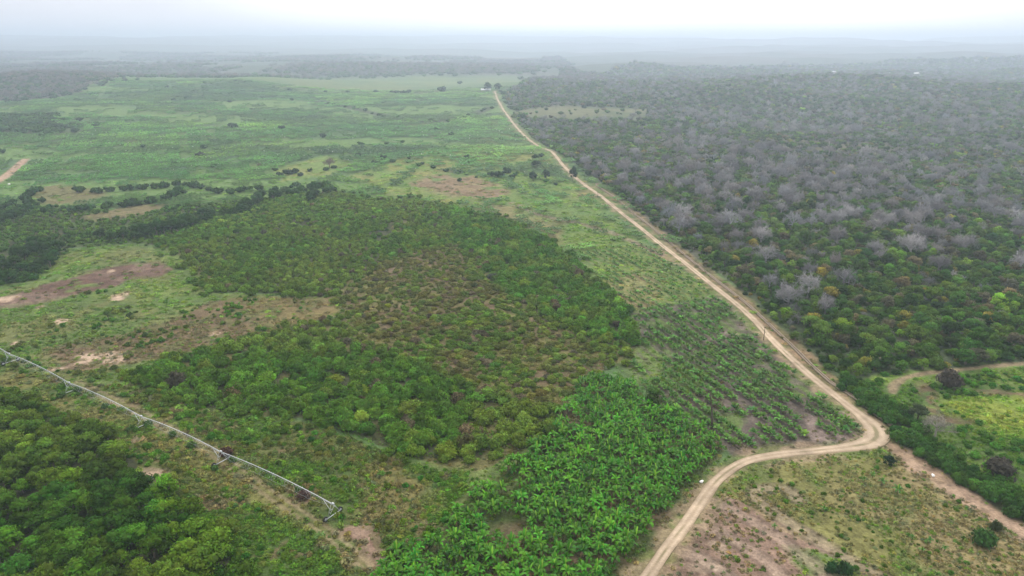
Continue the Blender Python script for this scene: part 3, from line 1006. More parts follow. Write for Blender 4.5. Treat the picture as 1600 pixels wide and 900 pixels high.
# ------------------------------------------------------------------ roads (sheets just above the ground)
def ribbon(name, label, line, half, prof, lift, rough_edge=0.35):
    """prof: list of (offset -1..1, colour)"""
    t = np.gradient(line, axis=0); t /= np.linalg.norm(t, axis=1)[:, None] + 1e-9
    nrm = np.stack([t[:, 1], -t[:, 0]], 1)
    s = np.concatenate([[0], np.cumsum(np.linalg.norm(np.diff(line, axis=0), axis=1))])
    half = np.broadcast_to(half, (len(line),)) if np.ndim(half) else np.full(len(line), half)
    k = len(prof)
    V, C = [], []
    for j, (f, col) in enumerate(prof):
        w = f * half
        if j in (0, k - 1):
            w = w * (1 + 1.6 * rough_edge * (fbm(s, s * 0 + j * 31, 5, 3, 5) - 0.5) * 2)
        p = line + nrm * w[:, None]
        z = H(p[:, 0], p[:, 1]) + lift
        if j in (0, k - 1):
            z = z - lift - 0.12
        V.append(np.column_stack([p, z]))
        nz = fbm(p[:, 0], p[:, 1], 5, 3, 7)
        fine = fbm(p[:, 0], p[:, 1], 1.6, 2, 8)
        cc = np.asarray(col)[None] * (0.62 + 0.5 * nz + 0.30 * fine)[:, None]
        # weedy crown and edges, and darker washed-out spots
        weed = sstep(0.54, 0.66, fbm(p[:, 0], p[:, 1], 6, 3, 12)) * (1.0 if abs(f) < 0.15 else 0.9 if abs(f) > 0.8 else 0.0) * 0.6
        cc = cc * (1 - weed[:, None]) + np.array((0.12, 0.125, 0.05)) * weed[:, None]
        wash = sstep(0.62, 0.74, fbm(p[:, 0], p[:, 1], 9, 3, 14))[:, None] * 0.4
        C.append(cc * (1 - wash) + np.array((0.21, 0.16, 0.115)) * wash)
    V = np.stack(V, 1).reshape(-1, 3)
    C = np.stack(C, 1).reshape(-1, 3)
    i = (np.arange(len(line) - 1)[:, None] * k + np.arange(k - 1)[None]).ravel()
    Q = np.stack([i, i + 1, i + k + 1, i + k], 1)
    o = link(name, mesh_np(name, V, Q, M_ROAD, None, None, C, True))
    return tag(o, label, 'road', None, 'structure')


_t, _e, _m = np.array((0.42, 0.335, 0.25)), np.array((0.235, 0.185, 0.125)), np.array((0.345, 0.27, 0.195))
_prof = []
for _f in np.linspace(-1, 1, 21):
    _k = math.exp(-((abs(_f) - 0.42) / 0.2) ** 2)
    _o = min(1, max(0, (abs(_f) - 0.72) / 0.28))
    _prof.append((_f, (_m * (1 - _k) + _t * _k) * (1 - _o) + _e * _o))
_s = np.linspace(0, 1, len(ROAD))
_hw = np.full(len(ROAD), 1.55)
_dbend = np.hypot(*(ROAD - np.array(px2w(1368, 680))).T)
_hw += 2.2 * np.exp(-(_dbend / 9) ** 2)
_hw[_i0:] += 0.0
ribbon('road', 'pale unpaved dirt road with wheel ruts bending beside the fields', ROAD, _hw, _prof, 0.10)


# =====================================================================================================================
#  VEGETATION: kinds
# =====================================================================================================================
BUSH = [bush_mesh(i) for i in range(8)]
LOWBUSH = [lowbush_mesh(i) for i in range(5)]
TREE = [broadleaf(i) for i in range(7)]
BARE = [leafless(i) for i in range(6)]
BIGBARE = [leafless(60 + i, True, True) for i in range(5)]
BAREF = [leafless(20 + i, False) for i in range(4)]
BAN = [banana(i) for i in range(7)]
YBAN = [banana(40 + i, 8, 1.55, 0.8, False, 0.5, 4) for i in range(5)]
WEED = [weed_mesh(i) for i in range(6)]
PATCH = [patch_mesh(i, 0) for i in range(4)] + [patch_mesh(10, 1)]


def joined(a, b):
    """tree as one mesh (crown + trunk) for the uncounted woodland"""
    bm = bmesh.new()
    bm.from_mesh(a); bm.from_mesh(b)
    nb = len(b.polygons)
    me = a.copy()
    bm.faces.ensure_lookup_table()
    for f in bm.faces[len(bm.faces) - nb:]:
        f.material_index = len(a.materials) if b.materials[0] is not a.materials[0] else 0
    bm.to_mesh(me); bm.free()
    if b.materials[0] is not a.materials[0]:
        me.materials.append(b.materials[0])
    return me


TREE1 = [joined(*t) for t in TREE]
BARE1 = [joined(*t) for t in BARE]
BIGBARE1 = [joined(*t) for t in BIGBARE]
BAREF1 = [joined(*t) for t in BAREF]


class Plants:
    def __init__(s):
        s.d = {k: [] for k in ('x', 'y', 'sx', 'sz', 'tint', 'zone')}

    def add(s, X, Y, sx, sz, tint, zone):
        n = len(X)
        if not n:
            return
        s.d['x'].append(X); s.d['y'].append(Y)
        s.d['sx'].append(np.broadcast_to(sx, (n,))); s.d['sz'].append(np.broadcast_to(sz, (n,)))
        s.d['tint'].append(np.broadcast_to(tint, (n, 3))); s.d['zone'].append(np.full(n, zone, object))

    def done(s):
        for k in list(s.d):
            s.d[k] = np.concatenate(s.d[k]) if s.d[k] else np.zeros(0)
        d = s.d
        d['z'] = H(d['x'], d['y'])
        d['yaw'] = rng.uniform(0, 6.283, len(d['x']))
        d['px'], d['py'] = w2px(d['x'], d['y'], d['z'] + d['sz'] * 0.5)
        d['dist'] = np.sqrt(d['x'] ** 2 + d['y'] ** 2 + CAMH ** 2)
        infr = (d['px'] > -6) & (d['px'] < 1606) & (d['py'] > 40) & (d['py'] < 906)
        d['show'] = np.where(infr, d['sx'] * np.sqrt(np.maximum(d['sz'] / np.maximum(d['sx'], .01), .3)) / d['dist'], 0)
        return d


bushes, trees, bares, bans, ybans = Plants(), Plants(), Plants(), Plants(), Plants()
weeds = Plants()

# --- banana grove
X, Y = jgrid(-60, 75, 95, 210, 1.65, 0.9)
L = Land(X, Y, 1.5, 3)
thin = (fbm(X, Y, 16, 2, 401) < 0.28) & (fbm(X, Y, 5, 2, 402) < 0.55)
k = (L['banana'] > 0.5) & clear_of_roads(X, Y, 5.2) & ~thin & (rng.random(len(X)) < 0.95)
X, Y = X[k], Y[k]
bs = rng.uniform(0.5, 0.98, len(X))
bans.add(X, Y, bs, bs * rng.uniform(0.85, 1.2, len(X)), vary(np.tile((0.058, 0.158, 0.021), (len(X), 1)), 0.3, 0.16), 'banana')

# --- young banana rows (parallel to the straight of the road)
a, b = np.array(px2w(1130, 462)), np.array(px2w(1310, 622))
a2, b2 = np.array(px2w(1056, 526)), np.array(px2w(1174, 608))
a3, b3 = np.array(px2w(1191, 589)), np.array(px2w(1339, 678))
u = (b2 - a2) / np.linalg.norm(b2 - a2) + (b3 - a3) / np.linalg.norm(b3 - a3); u /= np.linalg.norm(u)
w = np.array([u[1], -u[0]])
for sp, st, zone, lo in ((4.0, 0.8, 'young', 0.5), (4.0, 1.0, 'upper', 0.6)):
    i, j = np.meshgrid(np.arange(-60, 60), np.arange(-120, 140))
    i, j = i.ravel(), j.ravel()
    o = a + u * (j * st + rng.normal(0, 0.3, len(j)))[:, None] + w * (i * sp + rng.normal(0, 0.08, len(i)) + 0.5 * (fbm(j * st * 1.0, i * 7.0, 30, 2, 9) - .5))[:, None]
    X, Y = o[:, 0], o[:, 1]
    L = Land(X, Y, 1.2, 3)
    gap = fbm(X, Y, 9, 2, 411)
    k = (L[zone] > 0.5) & clear_of_roads(X, Y, 5.0) & (gap > (0.33 if zone == 'young' else 0.38)) & (rng.random(len(X)) < (0.94 if zone == 'young' else 0.85))
    X, Y = X[k], Y[k]
    yk = 1.0 if zone == 'young' else 0.72
    ybans.add(X, Y, rng.uniform(0.55, 1.15, len(X)) * yk, rng.uniform(0.6, 1.2, len(X)) * yk, vary(np.tile((0.075, 0.155, 0.045), (len(X), 1)), 0.25, 0.15), zone)

# --- scrub in the middle of the plain
def scrub_points(s, keep):
    X, Y = jgrid(-330, 130, 120, 620, s, 0.95)
    L = Land(X, Y, 3.0, 3)
    L2 = Land(X, Y, 9.0, 2)
    gaps = fbm(X, Y, 17, 2, 425)
    k = ((L2['scrub'] > 0.9) | ((L2['scrub'] > 0.4) & (L['scrub'] > 0.5)) | ((L2['scrub'] > 0.4) & (rng.random(len(X)) < 0.35))) & (L['banana'] < 0.3) & (L['young'] < 0.3) & ((gaps > 0.22) | (rng.random(len(X)) < 0.3)) & keep(X, Y, L)
    return X[k], Y[k], Land(X[k], Y[k], 4.0, 3)


X, Y, L = scrub_points(2.6, lambda X, Y, L: rng.random(len(X)) < 0.93)
br, tl, fr = L['scrubbrown'], L['scrubtall'], L['scrubfront']
n1, n2 = fbm(X, Y, 30, 3, 421), fbm(X, Y, 8, 2, 422)
base = lerp((0.132, 0.185, 0.042), (0.094, 0.158, 0.038), sstep(0.4, 0.6, n1))
base = lerp(base, (0.155, 0.158, 0.046), np.clip(br * (0.12 + 0.85 * sstep(0.35, 0.62, n2)), 0, 1))
base = lerp(base, (0.070, 0.155, 0.030), np.clip(tl * 0.9, 0, 1) * sstep(0.3, 0.5, n2))
base = lerp(base, (0.080, 0.158, 0.028), fr * sstep(0.35, 0.6, n1) * 0.8)
dead = rng.random(len(X)) < (0.025 + 0.03 * br)
base[dead] = (0.135, 0.115, 0.07)
lim = rng.random(len(X)) < 0.04
base[lim] = (0.15, 0.20, 0.035)
sz = rng.uniform(1.05, 2.2, len(X)) * (1 + 0.45 * tl + 0.40 * fr - 0.08 * br) * (0.8 + 0.5 * n1)
k = (rng.random(len(X)) < 1 - 0.08 * br) & (rng.random(len(X)) < 1 - 0.3 * fr)
bushes.add(X[k], Y[k], sz[k], sz[k] * rng.uniform(0.75, 1.25, k.sum()) * (1.1 - 0.3 * br[k]), vary(base[k], 0.22, 0.10), 'scrub')

# --- left scrub and its tree lines
X, Y = jgrid(-560, 20, 180, 560, 3.1)
L = Land(X, Y, 5, 3)
k = (L['leftscrub'] > 0.5) & (L['leftbrownb'] < 0.5) & (rng.random(len(X)) < 0.85)
X, Y = X[k], Y[k]
n1 = fbm(X, Y, 30, 3, 431)
s_ = rng.uniform(0.8, 1.9, len(X)) * (0.7 + 0.6 * n1)
bushes.add(X, Y, s_, s_ * rng.uniform(1.0, 1.4, len(X)), vary(lerp((0.098, 0.150, 0.038), (0.058, 0.112, 0.034), sstep(0.35, 0.65, n1)), 0.25), 'leftscrub')


def along(pxs, spacing, width, smin, smax, tint, zone, target, zr=(1.0, 1.3), p=1.0):
    ln = polyline(pxs, spacing)
    X = ln[:, 0] + rng.normal(0, width, len(ln)); Y = ln[:, 1] + rng.normal(0, width, len(ln))
    k = rng.random(len(X)) < p
    X, Y = X[k], Y[k]
    s = rng.uniform(smin, smax, len(X))
    target.add(X, Y, s, s * rng.uniform(*zr, len(X)), vary(np.tile(tint, (len(X), 1)), 0.15, 0.1), zone)


DK = (0.036, 0.070, 0.029)
for pl in ([(120, 302), (175, 300), (205, 297), (255, 294), (300, 292), (350, 302), (400, 296)],
           [(60, 335), (110, 332), (150, 326), (205, 322), (262, 310), (285, 300)],
           [(160, 378), (205, 375), (250, 366), (300, 355), (330, 340), (375, 333), (400, 320), (455, 305), (500, 292), (520, 300)],
           [(205, 372), (248, 368), (290, 352), (330, 336)],
           [(0, 350), (35, 335), (60, 318)], [(0, 330), (40, 312), (60, 300)], [(0, 445), (35, 430), (70, 420), (85, 400), (70, 385)],
           [(0, 425), (40, 405), (60, 390)], [(480, 316), (500, 306), (520, 300)], [(420, 310), (440, 300), (470, 292)]):
    along(pl, 4.4, 2.0, 2.6, 4.2, DK, 'treeline', trees)
# scattered field trees of the plain
for pl, sp, wd, a_, b_ in (([(500, 163), (560, 173), (610, 185), (655, 191), (720, 186), (765, 173)], 17, 4, 2.5, 4.5), ([(0, 236), (120, 228), (260, 232), (420, 236), (560, 230)], 30, 9, 2.0, 4.0),
                           ([(100, 170), (240, 162), (380, 164), (520, 158)], 38, 14, 2.5, 5), ([(560, 225), (640, 222), (740, 218), (800, 210)], 20, 6, 2, 4), ([(150, 248), (260, 258), (330, 262), (430, 252)], 24, 6, 1.6, 3.4),
                           ([(420, 268), (470, 270), (540, 262), (600, 256), (680, 262)], 13, 5, 1.6, 3.4), ([(700, 268), (760, 278), (800, 274), (870, 285)], 9, 3, 1.4, 2.8), ([(280, 150), (360, 146), (460, 150), (600, 148)], 45, 15, 3, 6)):
    along(pl, sp, wd, a_, b_, (0.038, 0.078, 0.036), 'hedgerow', trees, (0.8, 1.1), 0.75)
for x, y, s, t in ((450, 272, 6, DK), (438, 275, 4.5, DK), (462, 270, 5, DK), (470, 274, 4, DK), (313, 246, 6.5, (0.055, 0.062, 0.04)), (600, 250, 5, DK), (585, 256, 4, DK), (730, 252, 4, DK),
                   (660, 258, 3, DK), (780, 276, 6, DK), (792, 270, 5.5, DK), (768, 275, 4.5, DK), (800, 278, 4, DK), (505, 215, 6, DK), (440, 205, 7, DK), (365, 203, 8, DK), (705, 208, 5, DK), (680, 200, 5, DK),
                   (718, 283, 3.2, DK), (836, 252, 4.6, DK), (845, 250, 4, DK), (560, 245, 4, DK), (690, 148, 13, DK), (620, 149, 9, DK), (630, 149, 9, DK), (638, 148, 9, DK), (612, 148, 7, DK), (718, 133, 9, DK), (640, 250, 3, DK), (868, 288, 2.5, DK)):
    X, Y = px2w(x, y)
    trees.add(np.array([X]), np.array([Y]), s * 0.75, s * 0.8, np.array([t]), 'field')
for x, y, s in ((515, 262, 5.5), (405, 262, 3)):
    X, Y = px2w(x, y)
    bares.add(np.array([X]), np.array([Y]), s, s * 1.0, np.array([(0.20, 0.15, 0.12)]), 'field')

# --- dense grove in the bottom corner
X, Y = jgrid(-150, -20, 92, 200, 3.9, 0.95)
L = Land(X, Y, 2.5, 3)
k = (L['grove'] > 0.5) & (rng.random(len(X)) < 0.9)
X, Y = X[k], Y[k]
n1 = fbm(X, Y, 26, 2, 441)
s_ = rng.uniform(1.8, 3.9, len(X))
trees.add(X, Y, s_, 0.5 + s_ * rng.uniform(0.72, 1.0, len(X)), vary(np.where((rng.random(len(X)) < 0.07)[:, None], np.array([[0.105, 0.185, 0.024]]), lerp((0.050, 0.102, 0.018), (0.090, 0.132, 0.024), sstep(0.35, 0.65, n1))), 0.27, 0.14), 'grove')
X, Y = jgrid(-150, -10, 92, 200, 3.0, 0.9)
L = Land(X, Y, 4.5, 3)
k = (L['grove'] > 0.3) & (rng.random(len(X)) < np.where(L['grove'] > 0.9, 0.3, 0.8))
X, Y = X[k], Y[k]
s_ = rng.uniform(1.0, 1.9, len(X))
bushes.add(X, Y, s_, s_ * 1.2, vary(np.tile((0.066, 0.138, 0.028), (len(X), 1)), 0.25, 0.15), 'grove')

# --- scattered shrubs over the pivot strip and the clearing
X, Y = jgrid(-190, 30, 100, 290, 2.3)
L = Land(X, Y, 3, 3)
n1, n2 = fbm(X, Y, 14, 3, 451), fbm(X, Y, 6, 2, 452)
k = ((L['pivotstrip'] > 0.5) & (L['strip_y'] < 0.4) & (L['patch_y'] < 0.5) & (L['tsoil'] < 0.1) & (L['tarpsoil'] < 0.1) & (n1 > 0.36) & (rng.random(len(X)) < 0.82)) | \
    ((L['pivotstrip'] > 0.5) & (L['tsoil'] < 0.1) & (rng.random(len(X)) < 0.12)) | ((L['clearing'] > 0.5) & (L['maroon'] < 0.3) & (n1 > 0.55) & (rng.random(len(X)) < 0.5))
k &= dline(TRACK_IN, X, Y, 5) > 2.6
X, Y, n1 = X[k], Y[k], n1[k]
s_ = rng.uniform(0.45, 1.35, len(X)) * np.where((fbm(X, Y, 24, 2, 457) > 0.5), 1.15, 0.8)
b = lerp((0.125, 0.155, 0.038), (0.080, 0.165, 0.032), sstep(0.42, 0.6, fbm(X, Y, 9, 2, 455)))
bushes.add(X, Y, s_, s_ * rng.uniform(0.8, 1.3, len(X)), vary(b, 0.22, 0.18), 'strip')

def canal_open(X, Y):
    """stretches of the canal that lie open; elsewhere shrubs lean over it"""
    px, py = w2px(X, Y)
    o = np.zeros(len(X), bool)
    for a, b in ((505, 574), (581, 592), (664, 672), (722, 728), (751, 756), (392, 440)):
        o |= (py > a) & (py < b)
    return o


# --- shrubs and stray banana plants in the dry lower field
X, Y = jgrid(20, 150, 92, 190, 2.6)
L = Land(X, Y, 2, 3)
n1 = fbm(X, Y, 12, 2, 465)
k = (L['lowfield'] > 0.5) & clear_of_roads(X, Y, 5) & (rng.random(len(X)) < np.where(L['lowsoil'] > 0.5, 0.03, np.where(n1 > 0.55, 0.5, 0.10)))
X, Y = X[k], Y[k]
s_ = rng.uniform(0.3, 0.8, len(X))
bushes.add(X, Y, s_, s_ * rng.uniform(0.8, 1.2, len(X)), vary(np.tile((0.085, 0.150, 0.032), (len(X), 1)), 0.25, 0.2), 'lowfield')
for x, y, s_ in ((1402, 772, 0.75), (1363, 745, 0.5), (1288, 798, 0.45), (1378, 757, 0.55), (1350, 752, 0.4), (1452, 850, 0.5), (1475, 860, 0.45), (1440, 865, 0.5), (1425, 842, 0.4), (1210, 826, 0.4), (1090, 840, 0.4)):
    X, Y = px2w(x, y)
    bans.add(np.array([X]), np.array([Y]), s_, s_, np.array([(0.07, 0.18, 0.03)]), 'stray')


# --- hedge by the canal, shrubs in the eastern valley
X, Y = jgrid(60, 230, 115, 270, 2.3)
L = Land(X, Y, 1.6, 3)
k = (L['hedge'] > 0.5) & clear_of_roads(X, Y, 3.6) & ((dline(CANAL, X, Y, 5) > 1.5) | ~canal_open(X, Y))
X2, Y2 = X[k], Y[k]
s_ = rng.uniform(1.4, 2.3, len(X2))
bushes.add(X2, Y2, s_, s_ * rng.uniform(1.0, 1.35, len(X2)), vary(np.tile((0.050, 0.108, 0.032), (len(X2), 1)), 0.2, 0.14), 'hedge')
n1 = fbm(X, Y, 16, 2, 461)
k = (L['valley'] > 0.5) & (L['limev'] < 0.4) & (L['soilv'] + L['soilv2'] + L['soilv3'] < 0.3) & (L['hedge'] < 0.5) & (n1 > 0.44) & (rng.random(len(X)) < 0.65) & (dline(TRACK_EAST, X, Y, 5) > 3) & (dline(CANAL, X, Y, 5) > 2.2)
X, Y = X[k], Y[k]
s_ = rng.uniform(0.6, 1.7, len(X))
bushes.add(X, Y, s_, s_ * rng.uniform(0.8, 1.2, len(X)), vary(np.tile((0.070, 0.160, 0.032), (len(X), 1)), 0.22, 0.18), 'valley')

# --- the dry forest beyond the road
for (y0, y1, sp, smin, smax) in ((150, 520, 3.4, 2.0, 3.8), (520, 900, 4.8, 2.4, 4.2), (900, 1500, 7.5, 3.2, 5.2), (1500, 2900, 12.0, 5.0, 8.5), (2900, 4600, 23.0, 8.0, 13.0)):
    xm = 0.78 * y1 + 60
    X, Y = jgrid(-40, xm, y0, y1, sp)
    L = Land(X, Y, 2.5, 3)
    dc = dline(CANAL, X, Y, 8)
    k = (L['rightwood'] > 0.5) & ((dc > 3.2) | (~canal_open(X, Y) & (dc > 0.5))) & clear_of_roads(X, Y, 5.6) & ((L['fieldclear'] < 0.5) | (rng.random(len(X)) < 0.05)) & ((L['rightclear'] < 0.5) | (rng.random(len(X)) < 0.5)) & (rng.random(len(X)) < 0.95)
    X, Y, dc = X[k], Y[k], dc[k]
    px, py = w2px(X, Y)
    r = np.hypot(X, Y)
    n1, n2 = fbm(X, Y, 70, 3, 471), fbm(X, Y, 18, 2, 472)
    # bare trees grow commoner away from the near edge of the forest
    pb = np.clip(0.07 + 0.06 * sstep(250, 480, Y) + 0.04 * sstep(600, 1000, Y) + 0.8 * (n1 - 0.5) + 0.4 * (n2 - 0.5), 0.02, 0.35)
    pb = np.where(py > 520, pb * 0.45, pb)
    pb = np.where(dc < 7.5, 0.05, pb)
    isb = rng.random(len(X)) < pb
    s_ = (smin * 0.8 + (smax - smin * 0.65) * rng.random(len(X)) ** 1.6) * np.where(dc < 7.5, 0.6, 1.0)
    q = isb
    bares.add(X[q], Y[q], s_[q] * 1.05, s_[q] * rng.uniform(0.8, 1.1, q.sum()), vary(np.tile((0.19, 0.19, 0.20), (q.sum(), 1)), 0.22, 0.05), 'forest')
    q = ~isb
    g = lerp((0.056, 0.112, 0.026), (0.098, 0.145, 0.040), sstep(0.3, 0.7, rng.random(len(X)) * 0.6 + n2 * 0.4))
    g = lerp(g, (0.098, 0.122, 0.068), sstep(0.5, 0.95, rng.random(len(X))) * sstep(200, 500, Y) * 0.7)
    br = rng.random(len(X)) < 0.07
    g[br] = (0.125, 0.190, 0.028)
    dk_ = rng.random(len(X)) < 0.22
    g[dk_] = (0.036, 0.072, 0.026)
    tn_ = rng.random(len(X)) < 0.13
    g[tn_] = (0.140, 0.130, 0.070)
    yl = rng.random(len(X)) < 0.02
    g[yl] = (0.22, 0.20, 0.03)
    z = s_ * rng.uniform(0.75, 1.15, len(X))
    tr = q & (rng.random(len(X)) < 0.5)
    trees.add(X[tr], Y[tr], s_[tr] * 0.95, z[tr], vary(g[tr], 0.28, 0.12), 'forest')
    bu = q & ~tr
    bushes.add(X[bu], Y[bu], s_[bu] * 0.85, z[bu] * 0.95, vary(g[bu], 0.24, 0.1), 'forest')
# great bare crowns standing over the rest
for (y0, y1, sp) in ((190, 600, 12.5), (600, 1100, 18), (1100, 2000, 30)):
    X, Y = jgrid(0, 0.78 * y1 + 40, y0, y1, sp, 1.0)
    L = Land(X, Y, 2.5, 3)
    n1 = fbm(X, Y, 90, 2, 475)
    k = (L['rightwood'] > 0.9) & (dline(CANAL, X, Y, 12) > 9) & (L['fieldclear'] < 0.2) & (L['rightclear'] < 0.2) & (rng.random(len(X)) < np.clip(0.33 + 1.3 * (n1 - 0.42), 0.10, 0.65))
    k &= ~((w2px(X, Y)[1] > 500) & (rng.random(len(X)) < 0.7))
    X, Y = X[k], Y[k]
    s_ = rng.uniform(3.4, 7.4, len(X)) * rng.uniform(0.85, 1.1, len(X))
    bares.add(X, Y, s_, 2.2 + s_ * rng.uniform(0.60, 0.85, len(X)), vary(lerp((0.27, 0.265, 0.29), (0.22, 0.205, 0.20), rng.random(len(X)) ** 3), 0.18, 0.04), 'crown')

# --- far woods on the western rise and along the top fields
for nm, sp, y0, y1, sc in (('leftwood', 11, 1100, 2400, 6.0), ('topwood', 16, 1900, 3600, 9.0), ('leftclump', 7.5, 600, 1000, 5.0), ('farwoods', 21, 1750, 4600, 8.5)):
    X, Y = jgrid(-3400 if nm == 'farwoods' else -2300, 400, y0, y1, sp)
    L = Land(X, Y, 6, 2)
    if nm == 'farwoods':
        k = (fbm(X, Y * 0.6, 330, 3, 477) > 0.50) & (X < 250) & (L['fieldtop'] < 0.4)
    else:
      k = (L[nm] > 0.6) | ((Land(X, Y, 16, 2)[nm] > 0.4) & (rng.random(len(X)) < 0.35))
    X, Y = X[k], Y[k]
    s_ = rng.uniform(0.8, 1.25, len(X)) * sc
    isb = rng.random(len(X)) < (0.0 if nm == 'leftclump' else 0.45)
    bares.add(X[isb], Y[isb], s_[isb], s_[isb] * 0.9, vary(np.tile((0.17, 0.15, 0.145), (isb.sum(), 1))), nm)
    q = ~isb
    trees.add(X[q], Y[q], s_[q], s_[q] * 0.8, vary(np.tile((0.050, 0.088, 0.042), (q.sum(), 1)), 0.28, 0.12), nm)

# --- single plants of note
def one(target, x, y, s, z, t, zone):
    X, Y = px2w(x, y)
    target.add(np.array([X]), np.array([Y]), s, z, np.array([t]), zone)


one(trees, 1021, 632, 3.1, 3.0, (0.062, 0.120, 0.022), 'lone_a')
one(bushes, 1050, 656, 2.9, 2.6, (0.045, 0.115, 0.022), 'lone_b')
one(trees, 1389, 726, 1.75, 1.75, (0.018, 0.042, 0.022), 'lone_c')
one(bushes, 1538, 850, 3.0, 3.3, (0.050, 0.125, 0.026), 'lone_d')
one(bushes, 1556, 826, 1.5, 2.0, (0.060, 0.085, 0.03), 'lone_e')
one(trees, 833, 281, 3.6, 4.6, DK, 'lone_f')
one(trees, 853, 279, 3.4, 5.2, DK, 'lone_g')
one(trees, 895, 282, 3.4, 6.4, DK, 'lone_h')
one(trees, 838, 262, 4.6, 3.6, DK, 'lone_i')
one(bares, 1460, 684, 4.6, 4.6, (0.27, 0.255, 0.22), 'lone_j')
one(bushes, 1482, 606, 4.2, 5.4, (0.088, 0.076, 0.062), 'lone_k')
one(bushes, 1560, 742, 4.0, 4.4, (0.082, 0.074, 0.060), 'lone_l')
one(trees, 1434, 655, 2.9, 2.6, (0.060, 0.085, 0.04), 'lone_m')
one(bushes, 1320, 895, 1.9, 2.6, (0.030, 0.085, 0.024), 'lone_n')
one(bushes, 1300, 893, 1.6, 2.2, (0.028, 0.075, 0.024), 'lone_o')
one(bushes, 728, 700, 2.6, 4.0, (0.095, 0.095, 0.035), 'lone_p')
one(bushes, 355, 712, 1.9, 2.6, (0.105, 0.058, 0.045), 'lone_q')
for _x, _y, _s in ((336, 734, 1.0), (362, 722, 1.2), (206, 676, 1.5), (232, 668, 1.4), (96, 620, 1.4), (122, 612, 1.5), (10, 566, 1.5), (300, 700, 1.3), (270, 684, 1.4), (165, 640, 1.4)):
    one(bushes, _x, _y, _s, _s * 1.2, (0.075, 0.15, 0.032), 'strip')
one(bushes, 475, 776, 1.8, 1.6, (0.10, 0.062, 0.05), 'lone_r')
one(trees, 762, 150, 9, 9, DK, 'lone_s')
one(trees, 778, 149, 8, 9, DK, 'lone_t')
one(bushes, 950, 905, 1.0, 1.0, (0.05, 0.1, 0.03), 'strip')

# --- weeds and grasses (uncountable)
for y0, y1, sp, sc in ((95, 175, 0.80, 0.78), (175, 260, 1.25, 1.15), (260, 420, 2.3, 2.0), (420, 760, 4.6, 3.4)):
    xm = 0.74 * y1 + 25
    X, Y = jgrid(-xm, xm, y0, y1, sp)
    L = Land(X, Y, 2.5, 1)
    n2, n3 = fbm(X, Y, 12, 2, 481), fbm(X, Y, 4, 2, 482)
    d = 0.25 + 0 * X
    for k_, v in (('lowfield', 0.72), ('lowsoil', 0.34), ('pivotstrip', 0.7), ('clearing', 0.55), ('maroon', 0.12), ('valley', 0.7), ('limev', 0.9), ('young', 0.1), ('younggreen', 0.3), ('upper', 0.35), ('midgreen', 0.45),
                  ('tan', 0.3), ('banana', 0.35), ('scrub', 0.35), ('scrubbrown', 0.6), ('grove', 0.1), ('rightwood', 0.1), ('hedge', 0.1), ('tsoil', 0.14), ('soilv', 0.1), ('soilv2', 0.1), ('strip_y', 0.55), ('tarpsoil', .1), ('lowgreen', .9)):
        d = np.where(L[k_] > 0.5, v, d)
    d = d * (0.35 + 1.4 * sstep(0.32, 0.62, n3 * 0.5 + n2 * 0.5))
    d = np.where(dline(TRACK_IN, X, Y, 5) < 1.7, d * 0.25, d)
    for f in FURROWS:
        d = np.where(dline(f, X, Y, 5) < 1.3, d * 0.3, d)
    k = (rng.random(len(X)) < d) & clear_of_roads(X, Y, 2.45) & (dline(CANAL, X, Y, 4) > 0.75)
    X, Y = X[k], Y[k]
    c = land_colour(X, Y)
    grn = np.clip(c[:, 1] / (c[:, 0] + 1e-4), 0.6, 1.8)
    c = lerp(c, (0.105, 0.105, 0.036), sstep(1.1, 0.75, grn) * 0.6) * 1.45
    lime = rng.random(len(X)) < 0.16
    c[lime] = c[lime] * 0.4 + np.array((0.090, 0.185, 0.030)) * 0.6
    dk = rng.random(len(X)) < 0.10
    c[dk] = c[dk] * np.array((0.66, 0.78, 0.62))
    s_ = rng.uniform(0.6, 1.5, len(X)) * sc
    st_ = Land(X, Y, 2.5, 1)
    s_ = s_ * np.where(st_['pivotstrip'] > 0.5, rng.uniform(0.8, 1.9, len(X)), 1.0)
    weeds.add(X, Y, s_, s_ * rng.uniform(0.6, 1.3, len(X)) / (1 + 0.9 * (sc - 1)), vary(c, 0.2, 0.12), 'weeds')

